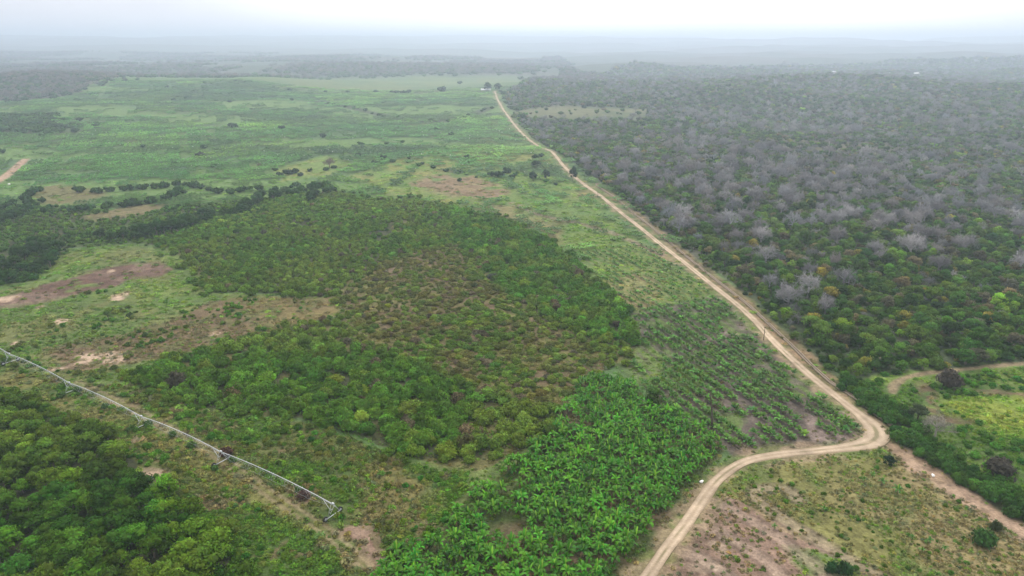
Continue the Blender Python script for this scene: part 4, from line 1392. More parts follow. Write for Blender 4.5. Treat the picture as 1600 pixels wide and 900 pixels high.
# --- far plantations: pieces of banana field
FP = Plants()
for y0, y1, sp, sc in ((330, 620, 7.4, 1.0), (620, 1500, 10.5, 1.45)):
    ca_, sa_ = math.cos(0.42), math.sin(0.42)
    gu, gv = np.meshgrid(np.arange(-1.3 * y1, 1.3 * y1, sp * 0.92), np.arange(-1.3 * y1, 1.5 * y1, sp * 1.04))
    gu, gv = gu.ravel() + rng.normal(0, 0.7, gu.size), gv.ravel() + rng.normal(0, 0.25, gv.size)
    keep_ = (np.abs((gu % 115) - 57.5) < 56.8) & (np.abs((gv % 70) - 35) < 34.4)
    gu, gv = gu[keep_], gv[keep_]
    X, Y = gu * ca_ - gv * sa_, gu * sa_ + gv * ca_
    px, py = w2px(X, np.maximum(Y, 40))
    keep_ = (Y > y0) & (Y <= y1) & (X < 90) & (px > -130) & (px < 1730)
    X, Y = X[keep_], Y[keep_]
    L = Land(X, Y, 5, 2)
    px, py = w2px(X, Y)
    n1, n2 = fbm(X, Y, 60, 3, 491), fbm(X, Y, 22, 2, 492)
    k = (L['rightwood'] < 0.5) & (L['scrub'] < 0.5) & (L['leftscrub'] < 0.5) & (L['clearing'] < 0.5) & (L['leftwood'] < .5) & (L['leftclump'] < .5) & clear_of_roads(X, Y, 7) & (dline(FAR_TRACK, X, Y, 12) > 8)
    for z in ('tan', 'lime', 'limec', 'leftbrown', 'leftbrownb', 'upper', 'young', 'grove'):
        k &= L[z] < 0.5
    pr = np.where(n2 > 0.36, 0.92, 0.4) * np.where(L['fieldtop'] > 0.5, 0.6, 1) * np.where(L['midgreen'] > 0.5, 0.35, 1) * np.where(L['limeb'] > 0.5, 0.25, 1)
    pr = pr * (1 - 0.8 * sstep(0.56, 0.66, fbm(X * 0.4, Y, 75, 3, 240)))
    k &= rng.random(len(X)) < pr
    X, Y, n1 = X[k], Y[k], n1[k]
    c = lerp((0.058, 0.140, 0.050), (0.092, 0.185, 0.055), sstep(0.35, 0.65, n1))
    ca_, sa_ = math.cos(0.42), math.sin(0.42)
    plot = _h(np.floor((X * ca_ + Y * sa_) / 115).astype(np.int64), np.floor((Y * ca_ - X * sa_) / 70).astype(np.int64), 5)
    c = c * (0.72 + 0.56 * sstep(0.3, 0.7, n2[k]))[:, None]
    c = c * (0.66 + 0.62 * sstep(0.35, 0.65, fbm(X * 0.35, Y, 58, 3, 245)))[:, None]  # long shadowed belts of the plantation, painted into the plant tint
    c = c * (0.8 + 0.42 * plot)[:, None] * np.stack([0.85 + 0.35 * plot, 1 + 0 * plot, 1.1 - 0.2 * plot], 1)
    FP.add(X, Y, sc, 1.0, vary(c, 0.12, 0.08), 'far')
FP.d and None


# =====================================================================================================================
#  PLACING: the largest in view as individuals, the rest as stuff
# =====================================================================================================================
MARKS = [('the end tower of the irrigation pipe', px2w(527, 803)), ('the blue tarp', px2w(233, 748)), ('the bend of the dirt road', px2w(1385, 690)), ('the lone dark round tree', px2w(1389, 726)),
         ('the dead bare trunk', px2w(1112, 668)), ('the bare T-shaped soil patch', px2w(570, 840)), ('the second tower of the irrigation pipe', px2w(345, 722)), ('the third tower of the irrigation pipe', px2w(219, 668)),
         ('the loop of pale soil in the dry field', px2w(1230, 775)), ('the light green tree by the grove tip', px2w(1021, 632)), ('the end of the curved eastern track', px2w(1396, 606)), ('the brown twiggy shrub by the eastern track', px2w(1482, 606)),
         ('the pale leafless tree over the valley', px2w(1460, 684)), ('the pale sandy patch in the brown clearing', px2w(155, 557)), ('the maroon soil', px2w(180, 432)), ('the tan bare patch on the plain', px2w(720, 288)), ('the white sack on the verge', px2w(1096, 752)), ('the dark post on the road edge', px2w(1193, 531)), ('the pale pole before the forest', px2w(1372, 577)),
         ('the big green bush of the dry field', px2w(1538, 850)), ('the round bush between grove and rows', px2w(1050, 656)), ('the white sack on the red track', px2w(1458, 743)), ('the tall dark tree on the road edge', px2w(895, 282)),
         ('the brown twiggy shrub low in the valley', px2w(1560, 742)), ('the pair of dark field trees', px2w(845, 280)), ('the pale bare tan strip by the road', px2w(1040, 400)), ('the green furrow of the lower field', px2w(1310, 885))]


def place_where(x, y, zone, L, i):
    if zone == 'banana':
        dr = L['droad'][i]
        if dr < 11: return 'at the road edge of the banana grove'
        if y < 128: return 'in the lowest corner of the banana grove'
        if L['py'][i] < 640: return 'at the pointed top of the banana grove'
        if L['px'][i] < 740: return 'on the edge of the banana grove towards the pipe'
        if L['px'][i] > 990: return 'in the thin middle of the banana grove towards the road'
        if L['py'][i] > 800: return 'in the near heart of the banana grove'
        return 'in the upper heart of the banana grove'
    if zone == 'young':
        if L['droad'][i] < 13: return 'in the row nearest the straight road'
        if L['py'][i] > 660: return 'in a row above the road bend'
        if L['px'][i] < 1080: return 'in a weedy row beside the scrub'
        if L['py'][i] < 560: return 'in a row at the top of the tilled field'
        return 'in a row on grey tilled soil'
    if zone == 'upper': return 'in a sparse row of the lime green upper field'
    if zone == 'scrub':
        if L['py'][i] > 660: return 'on the lower edge of the scrub above the dry grass'
        if L['px'][i] < 330: return 'at the west end of the scrub near the pipe'
        if L['px'][i] > 820: return 'on the scrub edge by the banana fields'
        if L['py'][i] < 560: return 'in the brown heart of the scrub'
        return 'in the thick green front of the scrub'
    if zone == 'grove':
        if L['py'][i] > 830 and L['px'][i] < 200: return 'at the very bottom corner of the dense grove'
        if L['px'][i] > 280: return 'at the grove end beside the wheel track'
        if L['py'][i] < 690: return 'at the upper end of the dense grove below the pipe'
        if L['px'][i] < 120: return 'on the frame side of the dense grove'
        return 'in the middle of the dense grove'
    if zone == 'strip':
        if L['px'][i] < 200: return 'in weeds under the far spans of the pipe'
        if L['px'][i] > 540: return 'in the dry grass beyond the end of the pipe'
        if L['py'][i] > 740: return 'in the rough grass beside the wheel track'
        return 'in weeds beside the middle spans of the pipe'
    if zone == 'hedge':
        return 'in the hedge above the red dirt track' if L['py'][i] > 700 else 'in the hedge behind the road bend'
    if zone == 'valley':
        return 'on the green valley floor by the eastern track' if L['py'][i] < 670 else 'low in the green valley behind the hedge'
    if zone == 'crown':
        if L['py'][i] > 470: return 'towering over the near part of the dry forest'
        if L['py'][i] > 400: return 'towering over the middle of the dry forest'
        if L['px'][i] > 1300: return 'towering over the far east of the dry forest'
        return 'towering over the forest nearer the straight road'
    if zone == 'forest':
        if L['droad'][i] < 26: return 'on the forest edge along the straight road'
        if L['py'][i] > 540: return 'in the front row of the forest by the eastern track'
        if L['px'][i] > 1450: return 'deep in the forest east of the valley'
        if L['py'][i] > 470: return 'in the near part of the dry forest'
        if L['py'][i] > 400: return 'in the middle of the dry forest'
        return 'in the far part of the dry forest'
    if zone == 'leftscrub': return 'in the scrub of the west between the tree lines'
    if zone == 'treeline':
        if L['px'][i] < 90: return 'in the western wood edge beside the maroon clearing' if L['py'][i] > 365 else 'in the western tree clump below the far track'
        if L['py'][i] < 312: return 'in the upper tree line of the plain'
        if L['px'][i] > 380: return 'in the tree line above the scrub'
        return 'in the lower tree line beyond the clearing'
    if zone in ('leftwood', 'topwood', 'farwoods'): return 'in the hazy wood far across the plain'
    if zone == 'lowfield': return 'in dry grass of the lower field beside the road bend'
    if zone == 'stray': return 'standing apart in the dry grass of the lower field'
    if zone == 'hedgerow': return 'in a thin hedgerow across the far plantations'
    if zone == 'leftclump': return 'in the far dark clump at the plantation edge'
    if zone == 'field': return 'standing alone in the far green fields'
    return 'in the field'


def look_of(kind, t, sx, med):
    r_, g_, b_ = t
    lum = 0.3 * r_ + 0.6 * g_ + 0.1 * b_
    if kind == 'leafless_tree':
        c = 'pale grey' if lum > 0.215 else ('ashen grey' if lum > 0.18 else 'dark grey')
        return ('wide ' if sx > med * 1.25 else ('slender ' if sx < med * 0.82 else '')) + c
    if r_ > g_ * 1.0:
        c = 'brown dry'
    elif r_ > g_ * 0.78:
        c = 'olive'
    elif lum > 0.078:
        c = 'bright green'
    elif lum > 0.052:
        c = 'mid green'
    else:
        c = 'dark green'
    return ('large ' if sx > med * 1.22 else ('small ' if sx < med * 0.8 else '')) + c


SPECIAL = {
    'lone_a': 'light green bushy tree standing at the tip of the banana grove',
    'lone_b': 'round bright green bush between the banana grove and the tilled rows',
    'lone_c': 'lone dark round tree in dry grass just below the road bend',
    'lone_d': 'large bright green bush standing alone in the dry lower field',
    'lone_e': 'olive bush just behind the big green bush of the dry field',
    'lone_f': 'dark field tree, the wider of two standing west of the straight road',
    'lone_g': 'dark narrow field tree nearer the straight road of the pair',
    'lone_h': 'tall dark tree standing on the very edge of the straight road',
    'lone_i': 'wide dark tree behind the pair of field trees west of the road',
    'lone_j': 'pale leafless tree with white trunk over the green valley',
    'lone_k': 'big brown twiggy shrub where the eastern track passes the forest',
    'lone_l': 'big brown twiggy shrub low in the valley behind the hedge',
    'lone_m': 'greyish green tree beside the pale leafless tree of the valley',
    'lone_n': 'dark green bush in the green furrow of the lower field',
    'lone_o': 'smaller dark green bush beside another in the lower field furrow',
    'lone_p': 'tall yellowish bush on the lower tip of the scrub',
    'lone_q': 'reddish dead bush tangled round the second tower of the pipe',
    'lone_r': 'low reddish dead bush under the last span of the pipe',
    'lone_s': 'dark tree behind the white shed at the far road end',
    'lone_t': 'dark tree beside the road at its far end by the shed',
}
USED = {}


def plain_places(t):
    for a, b in (('easternmost', 'rightmost'), ('westernmost', 'leftmost'), ('the curved eastern track', 'the curved track on the right'), ('far east of', 'far right of'), ('east of', 'right of'), ('west end', 'left end'), ('west of', 'left of'),
                 ('scrub of the west', 'scrub on the left'), ('eastern', 'right-hand'), ('western', 'left-hand')):
        t = t.replace(a, b)
    return t


def individuals(kind, noun, cat, group, D, most, make, names_special=()):
    """make the MOST largest-showing plants objects of their own; returns the mask of the rest"""
    idx = np.argsort(-D['show'])
    spec = np.array([str(z).startswith('lone') for z in D['zone']])
    idx = np.concatenate([idx[spec[idx]], idx[~spec[idx]]])
    idx = idx[D['show'][idx] > 0][:most]
    D['droad'] = dline(ROAD, D['x'], D['y'], 60)
    med = {}
    for z in set(D['zone'][idx]):
        med[z] = float(np.median(D['sx'][idx][D['zone'][idx] == z]))
    near = {}
    for nm, (mx, my) in MARKS:
        c = [i for i in idx if not str(D['zone'][i]).startswith('lone')]
        if not c:
            continue
        dd = np.hypot(D['x'][c] - mx, D['y'][c] - my)
        j = int(np.argmin(dd))
        if dd[j] < 16 and c[j] not in near:
            near[c[j]] = nm
    rank = {}
    for z in set(D['zone'][idx]):
        c = idx[D['zone'][idx] == z]
        if str(z).startswith('lone') or len(c) < 6:
            continue
        rank[int(c[np.argmax(D['sx'][c])])] = 'the widest'
        rank.setdefault(int(c[np.argmax(D['px'][c])]), 'the easternmost')
        rank.setdefault(int(c[np.argmin(D['px'][c])]), 'the westernmost')
        rank.setdefault(int(c[np.argmin(D['dist'][c])]), 'the nearest of those')
    zname = {'banana': 'in the banana grove', 'young': 'in the tilled rows', 'upper': 'in the lime green upper field', 'scrub': 'in the central scrub', 'grove': 'in the dense corner grove', 'strip': 'in the weedy strip along the pipe',
             'hedge': 'in the canal hedge', 'valley': 'on the eastern valley floor', 'forest': 'in the dry forest', 'crown': 'towering over the dry forest', 'leftscrub': 'in the western scrub', 'treeline': 'in the western tree lines', 'field': 'in the far fields', 'lowfield': 'in the dry lower field', 'stray': 'in the dry lower field', 'hedgerow': 'in the far hedgerows',
             'leftwood': 'in the far western wood', 'topwood': 'in the far top wood', 'leftclump': 'in the far dark clump'}
    made = 0
    for i in idx:
        i = int(i)
        z = str(D['zone'][i])
        lk = look_of(kind, D['tint'][i], D['sx'][i], med[D['zone'][i]])
        if z in SPECIAL:
            lab, grp = SPECIAL[z], None
        elif i in near:
            lab, grp = '%s %s nearest %s' % (lk, noun, near[i]), group
        elif i in rank:
            lab, grp = '%s %s, %s %s' % (lk, noun, rank[i], zname.get(z, '')), group
        else:
            lab, grp = '%s %s %s' % (lk, noun, place_where(D['x'][i], D['y'][i], z, D, i)), group
        o = make(i, made)
        tag(o, plain_places(lab), cat, grp)
        made += 1
    rest = np.ones(len(D['x']), bool)
    rest[idx] = False
    return rest


def put(o, D, i, sc=None):
    o.location = (float(D['x'][i]), float(D['y'][i]), float(D['z'][i]) - 0.05)
    o.rotation_euler = (0, 0, float(D['yaw'][i]))
    s = (float(D['sx'][i]), float(D['sx'][i]), float(D['sz'][i])) if sc is None else sc
    o.scale = s


def settint(o, t):
    o['tint'] = [float(v) for v in t]


B, T, G, BA, YB, W = bushes.done(), trees.done(), bares.done(), bans.done(), ybans.done(), weeds.done()
FPd = FP.done()

# proto objects of each kind, then copies
bush_proto = {}


def make_bush(i, n):
    v = i % len(BUSH)
    if v not in bush_proto:
        o = link('bush', BUSH[v]); bush_proto[v] = o
    else:
        o = bush_proto[v].copy(); COL.objects.link(o)
    put(o, B, i); settint(o, B['tint'][i])
    return o


def two_part(name, part_a, part_b, pairs, D, tint_b=None):
    proto = {}

    def make(i, n):
        v = i % len(pairs)
        if v not in proto:
            r_ = bpy.data.objects.new(name, None); COL.objects.link(r_)
            a, b = link(part_a, pairs[v][0], r_), link(part_b, pairs[v][1], r_)
            proto[v] = (r_, a, b)
        else:
            r0, a0, b0 = proto[v]
            r_ = r0.copy(); COL.objects.link(r_)
            a, b = a0.copy(), b0.copy()
            COL.objects.link(a); COL.objects.link(b)
            a.parent = r_; b.parent = r_
        put(r_, D, i)
        settint(a, D['tint'][i]); settint(b, D['tint'][i] if tint_b is None else np.clip(D['tint'][i] * tint_b, 0, 0.7))
        return r_
    return make


def make_banana_factory():
    proto = {}

    def make(i, n):
        v = i % len(BAN)
        new = (i % 5) != 0
        if v not in proto:
            r_ = bpy.data.objects.new('banana_plant', None); COL.objects.link(r_)
            parts = [link('leaf_crown', BAN[v][0], r_), link('stem', BAN[v][1], r_), link('new_leaf', BAN[v][2], r_)]
            proto[v] = (r_, parts)
        else:
            r0, p0 = proto[v]
            r_ = r0.copy(); COL.objects.link(r_)
            parts = []
            for p in p0:
                q = p.copy(); COL.objects.link(q); q.parent = r_; parts.append(q)
        put(r_, BA, i)
        settint(parts[0], BA['tint'][i])
        settint(parts[2], np.array((0.26, 0.46, 0.05)) if new else BA['tint'][i] * 1.3)
        return r_
    return make


yb_proto = {}


def make_young(i, n):
    v = i % len(YBAN)
    if v not in yb_proto:
        o = link('young_banana_plant', YBAN[v][0]); yb_proto[v] = o
    else:
        o = yb_proto[v].copy(); COL.objects.link(o)
    put(o, YB, i); settint(o, YB['tint'][i])
    return o


rb = individuals('bush', 'bush', 'bush', 'bushes of the scrub, hedge and strips', B, 300, make_bush)
rt = individuals('broadleaf_tree', 'broadleaf tree', 'tree', 'leafy trees of the groves and forest', T, 300, two_part('broadleaf_tree', 'crown', 'trunk', TREE, T))
rg = individuals('leafless_tree', 'leafless tree', 'tree', 'leafless grey trees of the dry forest', G, 300, two_part('leafless_tree', 'crown', 'trunk', BIGBARE + BARE, G, 1.0))
ra = individuals('banana_plant', 'banana plant', 'banana plant', 'banana plants of the mature grove', BA, 300, make_banana_factory())
ry = individuals('young_banana_plant', 'young banana', 'banana plant', 'young banana plants in rows', YB, 300, make_young)


def rest_scatter(name, label, cat, D, mask, meshes, nv=None):
    n = int(mask.sum())
    if not n:
        return
    pts = np.stack([D['x'], D['y'], D['z'] - 0.08], 1)[mask]
    scl = np.stack([D['sx'], D['sx'], D['sz']], 1)[mask]
    scatter(name, label, cat, pts, D['yaw'][mask], scl, rng.integers(0, nv or len(meshes), n), D['tint'][mask], meshes)


nearb = B['dist'] < 430
rest_scatter('scrubland', 'mass of green and brown scrub bushes covering the middle of the plain', 'scrub', B, rb & nearb, BUSH)
rest_scatter('distant_scrubland', 'far low scrub merging into the hazy forest beyond the road', 'scrub', B, rb & ~nearb, LOWBUSH)
neart = T['dist'] < 520
rest_scatter('woodland', 'mass of leafy trees filling the forest beyond the dirt road', 'woodland', T, rt & neart, TREE1)
rest_scatter('distant_woodland', 'hazy far leafy woodland stretching to the ridges', 'woodland', T, rt & ~neart, LOWBUSH)
nearg = G['dist'] < 600
rest_scatter('leafless_woodland', 'mass of grey leafless trees in the dry forest', 'woodland', G, rg & nearg, BARE1 + BIGBARE1)
rest_scatter('distant_leafless_woodland', 'hazy far grey leafless forest reaching to the ridges', 'woodland', G, rg & ~nearg, BAREF1)
if ra.any():
    def tri(v):
        return joined(joined(BAN[v][0], BAN[v][2]), BAN[v][1])
    rest_scatter('banana_grove', 'dense mass of the remaining banana plants of the mature grove', 'banana grove', BA, ra, [tri(v) for v in range(len(BAN))])
rest_scatter('young_banana_rows', 'remaining small banana plants in rows beside the dirt road', 'banana rows', YB, ry, [y[0] for y in YBAN])
rest_scatter('weeds', 'weeds and dry grass tufts covering the fields', 'weeds', W, np.ones(len(W['x']), bool), WEED)
pk = np.where(rng.random(len(FPd['x'])) < 0.16, 4, rng.integers(0, 4, len(FPd['x'])))
pk = np.where((FPd['py'] > 200) & (FPd['py'] < 275), pk, rng.integers(0, 4, len(pk)))
scatter('banana_plantation', 'far banana plantation with white bunch bags covering the plain left of the road', 'plantation',
        np.stack([FPd['x'], FPd['y'], FPd['z']], 1), 0.42 + rng.normal(0, 0.05, len(FPd['x'])) + (rng.integers(0, 2, len(FPd['x'])) * math.pi), np.stack([FPd['sx'], FPd['sx'], FPd['sx'] ** 0.5], 1), pk, FPd['tint'], PATCH)
print('COUNTS', len(B['x']), len(T['x']), len(G['x']), len(BA['x']), len(YB['x']), len(W['x']), len(FPd['x']))

# =====================================================================================================================
#  MADE THINGS
# =====================================================================================================================
def yawmat(a):
    return np.array([[math.cos(a), -math.sin(a), 0], [math.sin(a), math.cos(a), 0], [0, 0, 1]])


# --- irrigation machine: spans of pipe on wheeled A-frame towers
TOPZ = 3.4
tp = [np.array(px2w(x, y, TOPZ)) for x, y in ((520, 787), (345, 706), (221, 653), (108, 598))]
tp.append(tp[3] + (tp[3] - tp[2]) * 1.0)
tp.append(tp[4] + (tp[3] - tp[2]) * 1.0)
tp.append(tp[5] + (tp[3] - tp[2]) * 1.0)
g0 = [float(H(*p)) for p in tp]
root = bpy.data.objects.new('irrigation_machine', None)
COL.objects.link(root)
root.location = (*tp[0], g0[0])
tag(root, 'long silver irrigation pipe on wheeled towers crossing the weedy strip', 'irrigation machine')
inv = -np.array([*tp[0], g0[0]])
for k in range(len(tp) - 1):
    a, b = np.array([*tp[k], g0[k] + TOPZ]), np.array([*tp[k + 1], g0[k + 1] + TOPZ])
    d = (b - a); Ls = np.linalg.norm(d); u = d / Ls
    sd = np.array([-u[1], u[0], 0]); sd /= np.linalg.norm(sd)
    t = np.linspace(0, 1, 25)
    arch = 4 * t * (1 - t)
    top = a + d * t[:, None] + np.array([0, 0, 1.0]) * (0.75 * arch)[:, None] + inv
    g = Geo()
    g.tube(top, 0.085, 8)
    for f in (0.001, 0.25, 0.5, 0.75, 0.999):                     # flanges of the pipe joints
        q = a + d * f + np.array([0, 0, 0.75 * 4 * f * (1 - f)]) + inv
        g.tube(np.array([q - u * 0.06, q + u * 0.06]), 0.17, 8)
    link('pipe_span', g.build('pipe_span', M_STEEL), root)
    g = Geo()
    st = np.linspace(0.06, 0.94, 9)
    low = []
    for sgn in (-1, 1):
        pts = [a + d * 0.015 + inv]
        for f in st:
            sag = 1.0 * min(1, 4.2 * f * (1 - f) + 0.35)
            pts.append(a + d * f + np.array([0, 0, 0.75 * 4 * f * (1 - f) - 1.35 * sag]) + sd * sgn * 0.75 * sag + inv)
        pts.append(a + d * 0.985 + inv)
        g.tube(np.array(pts), 0.013, 4)
        low.append(pts)
    for j, f in enumerate(st):
        q = a + d * f + np.array([0, 0, 0.75 * 4 * f * (1 - f)]) + inv
        for s_ in (0, 1):
            g.tube(np.array([q, low[s_][j + 1]]), 0.02, 4)
            f2 = min(0.999, f + 0.06)
            q2 = a + d * f2 + np.array([0, 0, 0.75 * 4 * f2 * (1 - f2)]) + inv
            g.tube(np.array([q2, low[s_][j + 1]]), 0.012, 4)
        g.tube(np.array([low[0][j + 1], low[1][j + 1]]), 0.015, 4)
    link('truss', g.build('truss', M_STEEL), root)
WH = Geo()
a_ = np.linspace(0, 2 * math.pi, 15)[:-1]
ring = np.stack([0 * a_, np.cos(a_), np.sin(a_)], 1)
for (x0, r0), (x1, r1) in zip([(-.15, .36), (-.19, .56), (-.13, .66), (.13, .66), (.19, .56)], [(-.19, .56), (-.13, .66), (.13, .66), (.19, .56), (.15, .36)]):
    V = np.vstack([ring * r0 + [x0, 0, 0], ring * r1 + [x1, 0, 0]])
    j = np.arange(14); k2 = (j + 1) % 14
    WH.add(V, np.stack([j, k2, 14 + k2, 14 + j], 1), mi=0)
WH.tube(np.array([[-.12, 0, 0], [.12, 0, 0]]), 0.37, 14, mi=1)
WHEEL = WH.build('wheel', [M_TYRE, M_STEEL])
for k in range(len(tp) - 1):
    nx = tp[k + 1] - tp[k] if k == 0 else tp[k + 1] - tp[k - 1]
    u = nx / np.linalg.norm(nx)
    sd = np.array([-u[1], u[0], 0.0]); ux = np.array([u[0], u[1], 0.0])
    base = np.array([tp[k][0], tp[k][1], g0[k]]) + inv
    to = np.array([0, 0, TOPZ])
    g = Geo()
    for sgn in (-1, 1):
        foot = base + sd * sgn * 1.75 + np.array([0, 0, 0.72])
        for l in (-0.55, 0.55):
            g.tube(np.array([base + to + ux * l * 0.9, foot + ux * l * 0.12]), 0.034, 5)
        for f in (0.35, 0.62):
            p_ = base + to * 1.0 + (foot - base - to) * f
            g.tube(np.array([p_ - ux * 0.55 * (1 - f), p_ + ux * 0.55 * (1 - f)]), 0.045, 4)
        g.tube(np.array([base + to - ux * 0.0 + (foot - base - to) * 0.45, base + to + ux * 3.2 + np.array([0, 0, 0.2])]), 0.06, 5)
    g.tube(np.array([base + sd * -2.2 + [0, 0, 0.72], base + sd * 2.2 + [0, 0, 0.72]]), 0.10, 6)
    g.box(base + to + np.array([0, 0, 0.1]), (0.6, 0.42, 0.4), rot=yawmat(math.atan2(u[1], u[0])))
    tw = link('tower', g.build('tower', M_STEEL), root)
    for sgn in (-1, 1):
        wo = link('wheel', WHEEL, tw)
        p_ = base + sd * sgn * 2.2
        hz_ = float(H(*(p_[:2] - inv[:2]))) - g0[0]
        wo.location = (p_[0], p_[1], base[2] + 0.64)
        wo.rotation_euler = (0, 0, math.atan2(u[1], u[0]))
        wo.location += Vector((ux[0] * 0.28, ux[1] * 0.28, 0))


# --- concrete canal beside the straight road
def strip_prism(line, zoff, w, h):
    t = np.gradient(line, axis=0); t /= np.linalg.norm(t, axis=1)[:, None]
    nr = np.stack([t[:, 1], -t[:, 0]], 1)
    z = H(line[:, 0], line[:, 1]) + zoff
    V = []
    for sx_, sz_ in ((-.5, 0), (.5, 0), (.5, 1), (-.5, 1)):
        p = line + nr * (sx_ * w)
        V.append(np.column_stack([p, z + sz_ * h]))
    V = np.stack(V, 1).reshape(-1, 3)
    i = np.arange(len(line) - 1)[:, None] * 4
    j = np.arange(4)[None]
    Q = np.stack([i + j, i + (j + 1) % 4, i + 4 + (j + 1) % 4, i + 4 + j], -1).reshape(-1, 4)
    n = len(V)
    Q = np.vstack([Q, [[3, 2, 1, 0], [n - 4, n - 3, n - 2, n - 1]]])
    return V, Q


ca = bpy.data.objects.new('irrigation_canal', None)
COL.objects.link(ca)
tag(ca, 'narrow pale concrete irrigation canal running along the forest edge', 'canal')
for off in (-0.42, 0.42):
    V, Q = strip_prism(offset_line(CANAL, off), -0.75, 0.14, 0.84)
    link('canal_wall', mesh_np('canal_wall', V, Q, M_CONC), ca)
V, Q = strip_prism(CANAL, -0.72, 0.68, 0.16)
link('canal_bed', mesh_np('canal_bed', V, Q, M_CONC), ca)


# --- dead bare trunk in the rows, wooden posts
def on_ground(x, y):
    X, Y = px2w(x, y)
    return np.array([float(X), float(Y), float(H(X, Y))])


p0 = on_ground(1112, 669)
g = Geo()
r_ = np.random.default_rng(3)
path = np.array([p0 + [0, 0, -0.3], p0 + [-0.1, 0, 2.5], p0 + [-0.35, 0.1, 5.2], p0 + [-0.8, 0.2, 8.0], p0 + [-1.3, 0.2, 10.2]])
g.tube(path, [0.33, 0.27, 0.24, 0.19, 0.13], 7)
for z, az, L_ in ((6.2, 0.4, 1.1), (7.6, 2.6, 1.5), (8.6, 4.6, 1.0), (9.5, 1.2, 0.9)):
    f = np.interp(z, [0, 2.5, 5.2, 8.0, 10.2], [0, 1, 2, 3, 4])
    i = int(f); q = path[i] + (path[min(i + 1, 4)] - path[i]) * (f - i)
    g.tube(np.array([q, q + [math.cos(az) * L_ * .6, math.sin(az) * L_ * .6, L_ * .5], q + [math.cos(az) * L_, math.sin(az) * L_, L_ * 1.1]]), [0.09, 0.06, 0.03], 5)
o = link('dead_tree', g.build('dead_tree', M_DEAD, True))
tag(o, 'tall dark dead trunk leaning among the young banana rows', 'dead tree')

for (x, y, h_, lab, mat) in ((1193, 531, 5.2, 'dark wooden post standing on the straight road edge by the tilled field', M_DEAD),
                             (934, 309, 3.6, 'small wooden post beside the straight road far from the bend', M_DEAD),
                             (1372, 577, 4.6, 'thin pale pole at the forest foot before the curved track', M_CONC)):
    q = on_ground(x, y)
    g = Geo()
    g.tube(np.array([[0, 0, -0.3], [0.04, 0, h_ * 0.5], [0.0, 0.05, h_]]), [0.12, 0.10, 0.085], 7)
    g.box((0.0, 0.04, h_ - 0.35), (0.9, 0.12, 0.12))
    o = link('post', g.build('post', mat))
    o.location = q
    tag(o, lab, 'post', 'posts along the forest edge')

# --- blue tarp
q = on_ground(232, 750)
n_ = 15
gx, gy = np.meshgrid(np.linspace(-1, 1, n_), np.linspace(-1, 1, n_))
zz = 0.95 * np.exp(-(gx * 1.5) ** 2 - (gy * 1.3) ** 2) * (0.6 + 0.7 * vnoise(gx * 3 + 5, gy * 3, 7)) + 0.12 * vnoise(gx * 6, gy * 6, 8) + 0.1
V = np.stack([gx * 2.3 * (1 + 0.15 * (vnoise(gy * 3, gy, 3) - .5)), gy * 1.5, zz], -1).reshape(-1, 3)
V = np.vstack([V, V - [0, 0, 0.14]])
i = (np.arange(n_ - 1)[:, None] * n_ + np.arange(n_ - 1)).ravel()
Q = np.stack([i, i + 1, i + n_ + 1, i + n_], 1)
m_ = n_ * n_
edge = [k for k in range(n_)] + [k * n_ + n_ - 1 for k in range(1, n_)] + [m_ - 1 - k for k in range(1, n_)] + [k * n_ for k in range(n_ - 2, 0, -1)]
E = np.array([[edge[k], edge[k] + m_, edge[(k + 1) % len(edge)] + m_, edge[(k + 1) % len(edge)]] for k in range(len(edge))])
o = link('tarp', mesh_np('tarp', V, [np.vstack([Q, Q[:, ::-1] + m_, E])], M_TARP, smooth=True))
o.location = q; o.rotation_euler = (0, 0, 0.3); o.scale = (0.6, 0.5, 0.9)
tag(o, 'crumpled dark blue tarp on bare soil beside the dense grove', 'tarp')

# --- white sacks
for (x, y, lab) in ((1096, 752, 'small white sack lying on the verge of the lower dirt road'), (1458, 743, 'small white sack lying on the red dirt track below the hedge'),
                    (247, 759, 'small white sack lying on bare soil just below the blue tarp'), (14, 287, 'white sack lying on the brown track between far plantations')):
    q = on_ground(x, y)
    bm = bmesh.new()
    bmesh.ops.create_uvsphere(bm, u_segments=10, v_segments=7, radius=0.5)
    for v in bm.verts:
        v.co.x *= 1.25; v.co.y *= 0.75; v.co.z *= 0.62 if v.co.z > 0 else 0.4
        v.co *= 1 + 0.18 * math.sin(9 * v.co.x + 5 * v.co.y)
        if v.co.x > 0.5: v.co.y *= 0.5
    me = bpy.data.meshes.new('sack'); bm.to_mesh(me); bm.free(); me.materials.append(M_BAG)
    o = link('sack', me)
    o.location = q + [0, 0, 0.2]; o.rotation_euler = (0, 0, random.uniform(0, 6))
    if y < 400: o.scale = (2, 2, 2)
    tag(o, lab, 'sack', 'white sacks lying on the ground')


